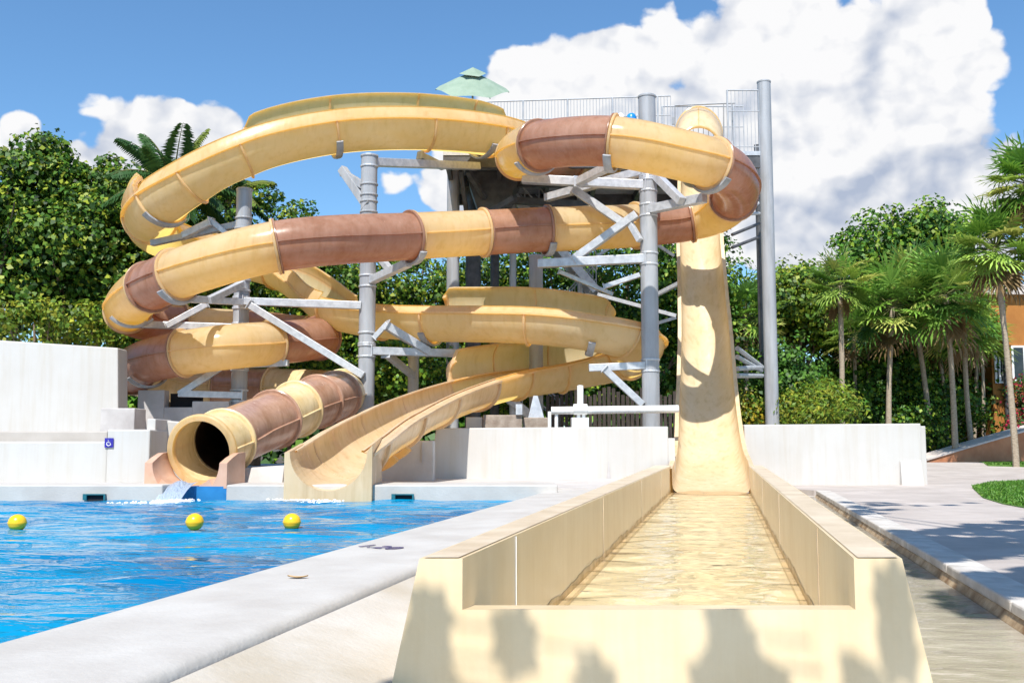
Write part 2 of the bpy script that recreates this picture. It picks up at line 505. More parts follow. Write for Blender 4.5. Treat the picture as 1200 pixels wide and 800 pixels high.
# skimmers
for (px, lb) in ((115, 'teal skimmer opening in the pool edge, left of the tube outlet'), (473, 'teal skimmer opening in the pool edge, right of the open flume outlet')):
    x = px_x(px, YB)
    s = thing('pool_skimmer', lb, 'skimmer', (x, YB, Z_WT), 'skimmers in the far pool edge')
    m = MB()
    w, zb, zt = .145, Z_WT + .005, Z_WT + .085
    m.box(x - w, x + w, YB - .05, YB - .003, zt - .014, zt); m.box(x - w, x - w + .05, YB - .05, YB - .003, zb, zt - .015)
    m.box(x + w - .02, x + w, YB - .05, YB - .003, zb, zt - .015)
    m.build('frame', M['teal'], s)
    MB().box(x - w + .052, x + w - .022, YB - .012, YB - .002, zb - .02, zt - .016).build('opening', M['black'], s)

# buoys
for i, (px, py, lb) in enumerate(((20, 609, 'yellow ball float at the far left of the pool'), (228, 608, 'yellow ball float in front of the tube slide outlet'), (342, 608, 'yellow ball float in front of the open flume outlet'))):
    c = PZ(px, py + 8, Z_WT + .02)
    r = 10.2 * c.y / F
    b = thing('pool_float', lb, 'float', (c.x, c.y, Z_WT), 'yellow floats on the pool')
    prof = [(r * math.cos(a), r * math.sin(a) * .96) for a in np.linspace(-math.pi / 2 + .05, math.pi / 2 - .05, 15)]
    MB().lathe(prof, (c.x, c.y, Z_WT + r * .72), 24).build('ball', M['buoy'], b, smooth=True)
    MB().lathe([(r * 1.02, -.008), (r * 1.035, 0), (r * 1.02, .008)], (c.x, c.y, Z_WT + r * .72), 24).build('seam', M['buoy'], b, smooth=True)

# depth marking on coping, dry leaf
def text_mesh(name, body, size, mat, origin, rot, kindrot=None):
    cu = bpy.data.curves.new(name, 'FONT'); cu.body = body; cu.size = size; cu.extrude = 0.0015
    cu.align_x = 'CENTER'; cu.align_y = 'CENTER'
    o = bpy.data.objects.new(name + '_tmp', cu); COL.objects.link(o)
    dg = bpy.context.evaluated_depsgraph_get()
    me = bpy.data.meshes.new_from_object(o.evaluated_get(dg))
    bpy.data.objects.remove(o)
    me.materials.clear(); me.materials.append(mat)
    ob = bpy.data.objects.new(name, me); COL.objects.link(ob)
    ob.location = origin; ob.rotation_euler = rot
    return ob
c = PZ(445, 641, Z_CO + .004)
dm = text_mesh('depth_marking', '1.20', 0.19, M['ink'], (c.x, c.y, Z_CO + .007), (0, 0, R(-38)))
tag(dm, 'dark painted depth figures on the white pool coping', 'marking')
c = PZ(349, 678, Z_CO)
m = MB()
L, W = .048, .018
vs = []
for i in range(7):
    t = -1 + 2 * i / 6
    w = W * math.sqrt(max(0, 1 - t * t)) + .002
    zc = .005 + .008 * t * t
    for s_ in (-1, 0, 1):
        vs.append(c + Vector((t * L, s_ * w, zc + (.006 if s_ else 0) )))
fs = [(i * 3 + k, i * 3 + k + 1, i * 3 + k + 4, i * 3 + k + 3) for i in range(6) for k in range(2)]
m.add(vs, fs)
tag(m.build('dry_leaf', M['deadleaf'], origin=c, smooth=True), 'small curled dry leaf lying on the white pool coping', 'leaf')

# ------------------------------------------------------------------ runout trough
YF = 3.38
def rim(px_near, px_far, py_far=545.0):
    a = P(px_near, 654, YF); zr = a.z
    b = PZ(px_far, py_far, zr)
    k = (b.x - a.x) / (b.y - a.y)
    return lambda y: a.x + k * (y - YF)
ZR = P(700, 654, YF).z
li = rim(542, 789); ri = rim(1000.5, 876.5); lo_ = rim(491.5, 768, 545); ro = rim(1057, 893, 545)
YT = 18.3
tr = thing('runout_trough', 'long cream runout trough with thick side walls reaching from the speed slide to the camera', 'trough', (P(770, 654, YF).x, YF, Z_CH))
ZW = P(700, 714, YF).z       # top of the end lip
for nm, fi, fo, sg in (('side_wall', li, lo_, -1), ('side_wall', ri, ro, 1)):
    m = MB()
    ys = np.linspace(YF, YT, 12)
    vs = []
    for y in ys:
        bo = fo(y) + sg * .105
        pts = [(fi(y), 0.16), (fi(y), ZR), (fo(y), ZR), (bo, 0.145)]
        vs += [(x, y, z) for x, z in pts]
    fs = []
    for i in range(len(ys) - 1):
        for k in range(4):
            f = (i * 4 + k, i * 4 + (k + 1) % 4, (i + 1) * 4 + (k + 1) % 4, (i + 1) * 4 + k)
            fs.append(f if sg < 0 else f[::-1])
    fs.append((0, 3, 2, 1) if sg < 0 else (1, 2, 3, 0))
    e = (len(ys) - 1) * 4
    fs.append((e, e + 1, e + 2, e + 3) if sg < 0 else (e + 3, e + 2, e + 1, e))
    m.add(vs, fs)
    m.build(nm, M['trough'], tr)
    # rim capping
    m = MB()
    vs = []
    for y in np.linspace(YF + .002, YT, 12):
        a, b = fi(y), fo(y)
        vs += [(a - sg * .001 + sg * .014, y, ZR + .0035), (b - sg * .014, y, ZR + .0035)]
    fs = [(i * 2, i * 2 + 1, i * 2 + 3, i * 2 + 2) for i in range(11)]
    m.add(vs, [f if sg < 0 else f[::-1] for f in fs])
    m.build('rim_cap', M['trough_rim'], tr)
    # panel joint strips on the inner face
    for y in ((4.25, 7.4, 11.0, 14.6) if sg < 0 else (4.7, 8.0, 11.5, 15.0)):
        x = fi(y)
        MB().box(x - .0 if sg < 0 else x - .004, x + .004 if sg < 0 else x, y - .008, y + .008, .2, ZR - .006).build('panel_joint', M['signwhite'] if (sg < 0 and y < 5) else M['trough_rim'], tr)
m = MB()
m.hexa([(li(YF) + .0, YF, .145), (ri(YF) - .0, YF, .145), (ri(YF + .16) - .001, YF + .16, .145), (li(YF + .16) + .001, YF + .16, .145)],
       [(li(YF) + .0, YF, ZW), (ri(YF) - .0, YF, ZW), (ri(YF + .16) - .001, YF + .16, ZW - .01), (li(YF + .16) + .001, YF + .16, ZW - .01)])
m.build('end_lip', M['trough'], tr)
m = MB()
m.hexa([(li(YF + .17), YF + .17, .146), (ri(YF + .17), YF + .17, .146), (ri(YT), YT, .146), (li(YT), YT, .146)], [(li(YF + .17), YF + .17, .165), (ri(YF + .17), YF + .17, .165), (ri(YT), YT, .165), (li(YT), YT, .165)])
M['troughfloor'] = simple('trough_floor_shell', (0.74, 0.64, 0.43), (0.82, 0.74, 0.55), 1.2, 0.5)
m.build('trough_floor', M['troughfloor'], tr)
for fi, sg in ((li, 1), (ri, -1)):
    m = MB()
    for a, b in zip(np.linspace(YF + .2, YT, 9)[:-1], np.linspace(YF + .2, YT, 9)[1:]):
        m.beam((fi(a) + sg * .02, a, .18), (fi(b) + sg * .02, b, .18), .03, .024)
    m.build('floor_fillet', M['trough'], tr)
# tide line left by the water on both inner walls
M['tide'] = simple('tide_line_stain', (0.46, 0.32, 0.15), (0.66, 0.50, 0.28), 7, 0.5, lo=0.4, hi=0.6)
for fi, sg in ((li, 1), (ri, -1)):
    vs = []
    yy = np.linspace(YF + .17, YT, 150)
    for k, y in enumerate(yy):
        zt_l = .238 + .008 * math.sin(y * 3.1) + .006 * math.sin(y * 11 + 1) + .004 * rng.normal()
        vs += [(fi(y) + sg * .0025, y, .17), (fi(y) + sg * .0025, y, zt_l)]
    MB().add(vs, [(2 * k, 2 * k + 1, 2 * k + 3, 2 * k + 2) for k in range(149)]).build('tide_line', M['tide'], tr)
# water in the trough
ZTW = 0.212
ny, nx = 260, 40
vs = np.zeros((ny, nx, 3))
tw = [(rng.normal(0, 0.8), rng.uniform(0.18, 0.75), rng.uniform(0, 6.28)) for _ in range(18)]
for i, y in enumerate(np.linspace(YF + .162, 18.25, ny)):
    x = np.linspace(li(y) + .002, ri(y) - .002, nx)
    h = np.zeros(nx)
    for ang, wl, ph in tw:
        kx, ky = math.sin(ang) * 6.283 / wl, math.cos(ang) * 6.283 / wl
        h += wl * 0.0030 * np.sin(kx * x + ky * y + ph + .9 * np.sin(3 * x + ph))
    vs[i, :, 0] = x; vs[i, :, 1] = y; vs[i, :, 2] = ZTW + h
m = MB(); m.v = [tuple(p) for p in vs.reshape(-1, 3)]
m.f = [(i * nx + k, i * nx + k + 1, (i + 1) * nx + k + 1, (i + 1) * nx + k) for i in range(ny - 1) for k in range(nx - 1)]
wo = m.build('trough_water', M['troughwater'])
wo.data.polygons.foreach_set('use_smooth', [True] * len(wo.data.polygons))
tag(wo, kind='structure')
# film of water on the channel floor left of kerb
struct('channel_water', MB().add([(lat(.75, 1), 1, Z_CH + .012), (kerb_x(1, -.03), 1, Z_CH + .012), (kerb_x(16.8, -.03), 16.8, Z_CH + .012), (lat(.75, 16.8), 16.8, Z_CH + .012)], [(0, 1, 2, 3)]), M['puddle'])

# ------------------------------------------------------------------ white walls
def wall_px(px0, px1, py_top0, py_top1, d, zb, th, mat, name, label, cat='wall', bl=0, br=0, bevel=.02, back=None):
    a, b = P(px0, py_top0, d), P(px1, py_top1, d)
    m = MB()
    m.hexa([(a.x - bl, d, zb), (b.x + br, d, zb), (b.x + br, d + th, zb), (a.x - bl, d + th, zb)],
           [(a.x, d, a.z), (b.x, d, b.z), (b.x, d + th, b.z), (a.x, d + th, a.z)])
    t = thing(name, label, cat, ((a.x + b.x) / 2, d, zb))
    m.build('wall_body', mat, t, bevel=bevel)
    return t
DWL = 18.42
wl = wall_px(511, 783, 501.5, 499.5, DWL, Z_DK - .1, .3, M['white'], 'basin_wall', 'wide white wall between the open flume and the foot of the speed slide', bl=.12)
a = P(713, 541, DWL)
MB().hexa([(a.x - .035, DWL - .035, Z_DK), (a.x + .035, DWL - .035, Z_DK), (a.x + .035, DWL - .002, Z_DK), (a.x - .035, DWL - .002, Z_DK)], [(a.x - .006, DWL - .012, a.z), (a.x + .01, DWL - .012, a.z), (a.x + .01, DWL - .002, a.z), (a.x - .006, DWL - .002, a.z)]).build('drain_slot', M['greywall'], wl)
a, b = P(783, 513, DWL), P(791, 513, DWL)
MB().box(a.x + .003, b.x, DWL + .02, DWL + .28, Z_DK - .1, a.z).build('end_stub', M['white'], wl)
DWR = PZ(950, 567.5, Z_PV).y
wr = wall_px(872, 1079, 497.5, 496, DWR, Z_PV - .2, .3, M['white'], 'garden_wall', 'white wall right of the speed slide, standing on the paving', br=.0)
a, b = P(1053, 540, DWR), P(1079, 540, DWR)
MB().hexa([(a.x, DWR - .16, Z_PV - .1), (b.x, DWR - .16, Z_PV - .1), (b.x, DWR - .003, Z_PV - .1), (a.x, DWR - .003, Z_PV - .1)], [(a.x + .02, DWR - .04, a.z), (b.x, DWR - .04, a.z + .02), (b.x, DWR - .003, a.z + .02), (a.x + .02, DWR - .003, a.z)]).build('end_pier', M['white'], wr, bevel=.01)
a, b = P(1075, 499, DWR + .35), P(1083.5, 499, DWR + .35)
MB().box(a.x, b.x, DWR + .305, DWR + 2.4, Z_PV - .1, a.z).build('return_wall', M['white'], wr, bevel=.015)

# left terrace
t1 = wall_px(-420, 126, 517, 517, 14.75, .1, 1.0, M['white'], 'terrace_wall', 'long low white wall behind the left end of the pool')
t1b = wall_px(126, 176, 503, 503, 14.75, .1, 1.0, M['white'], 'wall_pier', 'square white wall end carrying the blue accessibility sign')
wall_px(-420, 126, 505, 505, 15.76, .1, .35, simple('band_shade_beige', (0.40, 0.36, 0.32), (0.46, 0.42, 0.38), 2, 0.8), 'planter_wall', 'upper band of wall, its shade painted on as beige, set back behind the low terrace wall')  # beige colour stands for the shade on the recessed band
big = wall_px(-420, 138, 372, 407.5, 19.5, .1, .5, M['white'], 'screen_wall', 'tall plain white wall at the left under the trees', br=.12)
a, b = P(118, 478, 18.9), P(158, 478, 18.9)
MB().box(a.x, b.x, 18.9, 19.49, .1, a.z).build('lower_step', M['greywall'], big, bevel=.015)
pd = wall_px(182.5, 224, 491.5, 495, 15.5, .1, .14, M['white'], 'outlet_wall', 'square white upright wall left of the tube slide outlet')
a = P(172.5, 491, 15.0); b = P(182.5, 491.5, 15.0)
MB().box(a.x, b.x, 15.0, 15.7, .1, a.z + .005).build('wall_return', M['white'], pd, bevel=.012)
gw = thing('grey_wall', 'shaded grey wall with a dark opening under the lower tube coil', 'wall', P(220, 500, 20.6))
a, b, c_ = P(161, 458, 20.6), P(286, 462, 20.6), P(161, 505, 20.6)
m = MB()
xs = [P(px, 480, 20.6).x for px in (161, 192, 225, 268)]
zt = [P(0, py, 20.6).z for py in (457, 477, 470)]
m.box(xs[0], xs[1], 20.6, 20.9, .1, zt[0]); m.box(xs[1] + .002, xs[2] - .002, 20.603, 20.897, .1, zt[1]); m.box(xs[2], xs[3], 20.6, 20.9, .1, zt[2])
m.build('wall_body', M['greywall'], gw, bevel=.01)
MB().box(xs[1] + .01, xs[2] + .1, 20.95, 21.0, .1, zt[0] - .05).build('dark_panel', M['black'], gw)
# wedge walls beside the open flume outlet
sw = thing('flume_side_wall', 'pinkish low stepped wall between the open flume and the wide white wall', 'wall', P(470, 560, 17.0))
a, b, c_ = P(425, 517, 17.2), P(478, 516, 17.2), P(508, 516, 17.2)
MB().box(a.x, c_.x, 17.2, 17.6, .3, b.z).build('wall_body', M['deck'], sw, bevel=.015)
a, b = P(494, 518, 17.17), P(496, 541, 17.17)
MB().box(a.x, a.x + .02, 17.17, 17.199, b.z, a.z).build('groove', M['greywall'], sw)
tb = thing('tube_plinth', 'beige low plinth under the tube slide behind the pool edge', 'plinth', P(300, 565, 14.9))
a, b = P(268, 549, 14.9), P(336, 545, 14.9)
MB().hexa([(a.x, 14.6, .38), (b.x, 14.6, .38), (b.x, 15.4, .38), (a.x, 15.4, .38)], [(a.x, 14.75, a.z), (b.x, 14.75, b.z), (b.x, 15.4, b.z), (a.x, 15.4, a.z)]).build('plinth_body', M['deck'], tb, bevel=.015)

# accessibility sign
c = P(128, 518.5, 14.74)
sg_ = thing('accessibility_sign', 'small blue wheelchair accessibility sign on the white wall end', 'sign', c)
s = .118
MB().box(c.x - s / 2 - .004, c.x + s / 2 + .004, 14.731, 14.738, c.z - s / 2 - .008, c.z + s / 2 + .008).build('panel', M['signblue'], sg_)
m = MB()
yq = 14.7285
def sy(u, v): return Vector((c.x + u * s, yq, c.z + v * s))
m.lathe([(.008, -.002), (.008, .002)], sy(-.08, .33), 10)
m.beam(sy(-.07, .24), sy(-.05, -.02), .004, .016, up=(0, 1, 0)); m.beam(sy(-.06, .1), sy(.16, .1), .004, .012, up=(0, 1, 0))
m.beam(sy(-.05, -.02), sy(.18, -.02), .004, .016, up=(0, 1, 0)); m.beam(sy(.17, -.02), sy(.27, -.3), .004, .016, up=(0, 1, 0))
arc = [sy(-.04 + .23 * math.cos(a), -.13 + .23 * math.sin(a)) for a in np.linspace(R(120), R(345), 14)]
m.tube(arc, .0055, 6)
m.build('wheelchair_symbol', M['signwhite'], sg_)

# ------------------------------------------------------------------ slides
def catmull(pts, step=0.14):
    """pts: list of Vector; returns dense samples and the sample index of every control point"""
    out = []; idx = []
    n = len(pts)
    for i in range(n - 1):
        p0 = pts[max(i - 1, 0)]; p1 = pts[i]; p2 = pts[i + 1]; p3 = pts[min(i + 2, n - 1)]
        if i == 0: p0 = p1 * 2 - p2
        if i == n - 2: p3 = p2 * 2 - p1
        d01 = max((p1 - p0).length, 1e-3) ** .5; d12 = max((p2 - p1).length, 1e-3) ** .5; d23 = max((p3 - p2).length, 1e-3) ** .5
        m1 = (p2 - p1) + d12 * ((p1 - p0) / d01 - (p2 - p0) / (d01 + d12))
        m2 = (p2 - p1) + d12 * ((p3 - p2) / d23 - (p3 - p1) / (d12 + d23))
        k = max(3, int(math.ceil((p2 - p1).length / step)))
        idx.append(len(out))
        for j in range(k):
            t = j / k
            t2, t3 = t * t, t * t * t
            out.append(p1 * (2 * t3 - 3 * t2 + 1) + m1 * (t3 - 2 * t2 + t) + p2 * (-2 * t3 + 3 * t2) + m2 * (t3 - t2))
    idx.append(len(out)); out.append(pts[-1].copy())
    return out, idx

def smooth_z(pts, it=10):
    z = np.array([p.z for p in pts])
    for _ in range(it):
        z[1:-1] = .25 * z[:-2] + .5 * z[1:-1] + .25 * z[2:]
    for p, q in zip(pts, z): p.z = float(q)

def frames(pts):
    fr = []
    for i, p in enumerate(pts):
        t = (pts[min(i + 1, len(pts) - 1)] - pts[max(i - 1, 0)]).normalized()
        s = t.cross(Vector((0, 0, 1))).normalized()
        u = s.cross(t).normalized()
        fr.append((p, t, s, u))
    return fr

def sweep(fr, prof, closed=False, offs=None):
    """prof: list of (side, up)"""
    m = MB(); n = len(prof)
    vs = [p + s * a + u * b for (p, t, s, u) in fr for a, b in prof]
    fs = []
    rngk = n if closed else n - 1
    for i in range(len(fr) - 1):
        for k in range(rngk):
            fs.append((i * n + k, i * n + (k + 1) % n, (i + 1) * n + (k + 1) % n, (i + 1) * n + k))
    m.add(vs, fs)
    return m

def ring(fr1, Rr, wid, hgt, a0, a1, n=36, closed=True):
    p, t, s, u = fr1
    m = MB()
    cs = [(-wid / 2, -.005), (-wid / 2, hgt * .75), (-wid * .25, hgt), (wid * .25, hgt), (wid / 2, hgt * .75), (wid / 2, -.005)]
    k = len(cs)
    vs = []
    cnt = n if closed else n + 1
    for i in range(cnt):
        a = a0 + (a1 - a0) * i / n
        d = s * math.cos(a) + u * math.sin(a)
        for (x, r) in cs:
            vs.append(p + t * x + d * (Rr + r))
    fs = []
    for i in range(n):
        j = (i + 1) % cnt
        for q in range(k):
            fs.append((i * k + q, i * k + (q + 1) % k, j * k + (q + 1) % k, j * k + q))
    if not closed:
        fs.append(tuple(range(k))); fs.append(tuple((cnt - 1) * k + q for q in range(k)))
    m.add(vs, fs)
    return m

# ---- brown and yellow tube slide: control points (px, py, distance, joint colour or None)
TB = [(715, 186, 25.2, 'y'), (668, 186, 24.4, 'b'), (622, 186, 22.8, 'y'), (608, 184, 20.8, 'y'), (612, 178, 19.5, None), (632, 171, 18.6, 'b'), (670, 166, 18.0, None), (719, 166, 17.6, 'y'),
      (775, 176, 17.6, None), (835, 194, 17.9, 'b'), (860, 210, 18.9, None), (859, 232, 20.1, 'y'), (838, 249, 21.1, None), (808, 257, 21.4, 'b'), (745, 265, 20.9, 'y'), (700, 267, 20.5, None), (641, 269, 20.2, 'b'),
      (566, 272, 19.9, 'y'), (481, 277, 19.0, 'b'), (400, 281, 18.1, None), (323, 288, 17.7, 'y'), (265, 303, 17.7, None), (206, 323, 18.1, 'b'), (176, 337, 18.7, 'y'), (155, 352, 19.8, None), (150, 364, 21.0, 'b'), (168, 374, 22.1, None),
      (215, 382, 22.9, 'y'), (285, 386, 23.2, 'b'), (340, 390, 23.6, None), (369, 394, 23.1, 'y'), (374, 396, 22.3, 'b'), (352, 399, 21.5, None), (318, 402, 20.8, 'y'), (265, 407, 20.0, None), (213, 414, 20.1, 'b'), (172, 424, 20.7, None),
      (156, 436, 21.9, 'y'), (190, 447, 23.2, None), (250, 452, 23.7, 'b'), (320, 454, 23.6, 'y'), (375, 457, 22.6, None), (402, 460, 21.0, 'y'), (394, 464, 19.6, 'b'), (372, 470, 18.5, 'b'), (347, 479, 17.6, 'y'), (321, 491, 16.8, 'b'), (285, 507, 15.8, None), (262, 517, 14.95, 'y'), (237, 528, 14.3, None)]
RB = 0.445
ctrl = [P(a, b, d) for a, b, d, _ in TB]
pts, idx = catmull(ctrl)
smooth_z(pts, 30)
FRB = frames(pts)
tslide = thing('tube_slide', 'long winding enclosed tube slide with alternating brown and yellow sections', 'water slide', (ctrl[-1].x, ctrl[-1].y, Z_DK))
joints = [(idx[i], c) for i, (_, _, _, c) in enumerate(TB) if c] + [(len(pts) - 1, None)]
circ = [(RB * math.cos(a), RB * math.sin(a)) for a in np.linspace(0, 2 * math.pi, 33)[:-1]]
prev = None
for (i0, c), (i1, _) in zip(joints[:-1], joints[1:]):
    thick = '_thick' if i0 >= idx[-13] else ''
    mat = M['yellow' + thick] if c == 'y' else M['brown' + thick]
    seg = FRB[i0:i1 + 1]
    m = sweep(seg, circ, True)
    for sd in (1, -1):     # longitudinal seam flange
        a, b = RB * .998, RB + .034
        pf = [(sd * a, .016), (sd * b, .011), (sd * b, -.011), (sd * a, -.016)]
        q = sweep(seg, pf if sd > 0 else pf[::-1], True)
        m.add(q.v, q.f)
    sec = m.build('tube_section', mat, tslide, smooth=True)
    ring(seg[0], RB, .05, .055, 0, 2 * math.pi).build('joint_flange', mat, sec, smooth=True)
    if i1 != len(pts) - 1:
        p, t, s, u = seg[-1]
        ring((p - t * .045, t, s, u), RB, .035, .05, 0, 2 * math.pi).build('joint_flange', mat, sec, smooth=True)
ring(FRB[-1], RB - .015, .09, .085, 0, 2 * math.pi, 48).build('mouth_flange', M['yellow'], tslide, smooth=True)
bi = idx[-3]
bore = [q_[0] for q_ in FRB[idx[-9]:-5]]
MB().tube(bore, RB - .022, 32, cap=False).build('bore_shade_liner', simple('bore_shade_paint', (0.02, 0.012, 0.008), (0.035, 0.02, 0.012), 3, 0.35), tslide, smooth=True)  # added near-black liner, paints the shade inside the tube mouth
m = MB()
p, t, s, u = FRB[-1]
for k in range(20):
    a = 2 * math.pi * k / 20
    c_ = p - t * .10 + (s * math.cos(a) + u * math.sin(a)) * (RB + .002)
    m.tube([c_, c_ + (s * math.cos(a) + u * math.sin(a)) * .014], .012, 6)
m.build('mouth_bolts', M['galv'], tslide)
# outlet basin
p, t, s, u = FRB[-1]
th = Vector((t.x, t.y, 0)).normalized(); sh = th.cross(Vector((0, 0, 1))).normalized()
m = MB()
na = 25
zb = P(230, 573, YB).z
rows = []
for (dist, rad, lip) in ((-.10, RB + .10, -.02), (.12, RB + .07, -.03), (.30, RB + .05, -.09), (.46, RB + .04, -.16)):
    c0 = p + th * dist
    row_i = []; row_o = []
    for k in range(na):
        a = math.pi + math.pi * k / (na - 1)
        cx = math.cos(a); sz = math.sin(a)
        zi = c0.z + sz * rad * .99
        edge = abs(cx)
        hh = lip + (.0 if edge < .9 else 0)
        zz = max(zi, zb + .03) if True else zi
        zz = zz + (hh if edge > .75 else hh * .3 * edge)
        row_i.append(Vector((c0.x, c0.y, 0)) + sh * (cx * rad) + Vector((0, 0, zz)))
    rows.append(row_i)
vs = []; 
for rw in rows:
    vs += rw
    # outer box line
    c0 = (rw[0] + rw[-1]) / 2
outer = []
for (dist, rad), rw in zip(((-.10, RB + .10), (.12, RB + .07), (.30, RB + .05), (.46, RB + .04)), rows):
    w = RB + .15
    l_ = Vector((p.x, p.y, 0)) + th * dist - sh * w; r_ = Vector((p.x, p.y, 0)) + th * dist + sh * w
    outer.append((Vector((l_.x, l_.y, rw[0].z)), Vector((l_.x, l_.y, zb)), Vector((r_.x, r_.y, zb)), Vector((r_.x, r_.y, rw[-1].z))))
nrow = na + 4
vs = []
for rw, o in zip(rows, outer):
    vs += [o[1], o[0]] + rw + [o[3], o[2]]
fs = []
for i in range(len(rows) - 1):
    for k in range(nrow):
        fs.append((i * nrow + k, i * nrow + (k + 1) % nrow, (i + 1) * nrow + (k + 1) % nrow, (i + 1) * nrow + k))
fs.append(tuple(range(nrow))); fs.append(tuple((len(rows) - 1) * nrow + k for k in range(nrow - 1, -1, -1)))
m.add(vs, fs)
mb_basin = simple('pink_basin_gelcoat', (0.55, 0.31, 0.20), (0.66, 0.41, 0.29), 3, 0.35)
m.build('outlet_basin', mb_basin, tslide, smooth=True)
# falling water from tube outlet
q0 = p + th * .44; q0.z = zb + .07
m = MB(); vs = []
for i in range(9):
    f = i / 8
    c0 = q0 + th * (.02 + .52 * f) - sh * (.02 * f)
    z = q0.z + .02 - (q0.z - Z_WT + .02) * f * f
    for k in range(9):
        g = k / 8 - .5
        vs.append(Vector((c0.x, c0.y, z + .018 * math.sin(9 * g + 2 * f) - .25 * g * g * .4)) + sh * (g * (.40 - .06 * f)))
m.add(vs, [(i * 9 + k, i * 9 + k + 1, (i + 1) * 9 + k + 1, (i + 1) * 9 + k) for i in range(8) for k in range(8)])
tag(m.build('falling_water', M['spill'], origin=q0, smooth=True), 'short stream of water spilling from the tube slide outlet into the pool', 'water stream')

# foam where the water drops in
m = MB()
for (px, py, nx_, wx, wy) in ((203, 588, 220, .22, .22), (170, 590, 60, .4, .14), (345, 586, 160, .25, .16), (375, 588, 120, .25, .22)):
    c0 = PZ(px, py, Z_WT)
    for _ in range(nx_):
        x = c0.x + rng.normal(0, wx * .5); y = min(c0.y + rng.normal(0, wy), YB - .03); r_ = rng.uniform(.004, .014)
        k = 6
        vs_q = [(x + r_ * 1.6 * math.cos(6.283 * q / k), y + r_ * math.sin(6.283 * q / k), Z_WT + .012) for q in range(k)] + [(x, y, Z_WT + .018 + r_ * .8)]
        m.add(vs_q, [(q, (q + 1) % k, k) for q in range(k)])
tag(m.build('pool_foam', M['foam'], smooth=True), 'white foam on the water under the slide outlets', 'foam', kind='stuff')

# ---- open yellow flume
FA = [(700, 190, 25.6, 1), (655, 176, 24.8, 0), (612, 165, 23.8, 1), (575, 155, 22.8, 1), (500, 147, 21.9, 1), (390, 150, 21.2, 1), (283, 176, 20.7, 1), (222, 210, 20.6, 1), (190, 237, 20.9, 1), (176, 256, 22.0, 1), (186, 272, 23.3, 0), (225, 286, 24.4, 1),
      (280, 299, 25.0, 1), (328, 312, 24.6, 1), (364, 335, 23.6, 0), (396, 359, 22.4, 1), (450, 367, 21.6, 1), (507, 370, 21.0, 1), (570, 370, 20.6, 0), (621, 371, 20.3, 1), (680, 377, 20.2, 0), (731, 388, 20.3, 1), (748, 402, 20.9, 0),
      (734, 414, 21.7, 1), (700, 422, 22.0, 0), (655, 430, 21.9, 1), (602, 437, 21.2, 1), (556, 448, 20.0, 1), (505, 465, 18.2, 1), (460, 486, 16.4, 1), (430, 503, 15.3, 0), (411, 516, 14.5, 1), (386, 533, 13.62, 0)]
RA = 0.54
ctrlA = [P(a, b, d) for a, b, d, _ in FA]
ptsA, idxA = catmull(ctrlA)
smooth_z(ptsA, 25)
FRA = frames(ptsA)
fsl = thing('open_flume_slide', 'open yellow flume slide sweeping round the top and ending at the pool', 'water slide', (ctrlA[-1].x, ctrlA[-1].y, Z_DK))
half = [(RA * math.cos(a), RA * math.sin(a)) for a in np.linspace(-math.pi, 0, 25)]
ja = [idxA[i] for i, q in enumerate(FA) if q[3]] + [len(ptsA) - 1]
for kk, (i0, i1) in enumerate(zip(ja[:-1], ja[1:])):
    late = kk >= len(ja) - 5
    mat = M['cream'] if late else M['yellow']
    seg = FRA[i0:i1 + 1]
    m = sweep(seg, half)
    for sd in (1, -1):
        pf = [(sd * (RA - .004), .022), (sd * (RA + .075), .018), (sd * (RA + .075), -.020), (sd * (RA - .004), -.024)]
        q = sweep(seg, pf if sd > 0 else pf[::-1], True); m.add(q.v, q.f)
        bh = .25 if i0 < idxA[14] else (.13 if i0 < idxA[22] else .04)
        pf = [(sd * (RA + .012), .0225), (sd * (RA - .012), bh * .5), (sd * (RA - .075), bh), (sd * (RA - .060), bh + .022), (sd * (RA - .095), bh + .022), (sd * (RA - .10), bh), (sd * (RA - .035), bh * .5), (sd * (RA - .012), .0225)]
        q = sweep(seg, pf if sd > 0 else pf[::-1], True); m.add(q.v, q.f)
    sec = m.build('flume_section', mat, fsl, smooth=True)
    if kk:
        ring(seg[0], RA, .05, .055, -math.pi, 0, 30, False).build('joint_flange', mat, sec, smooth=True)
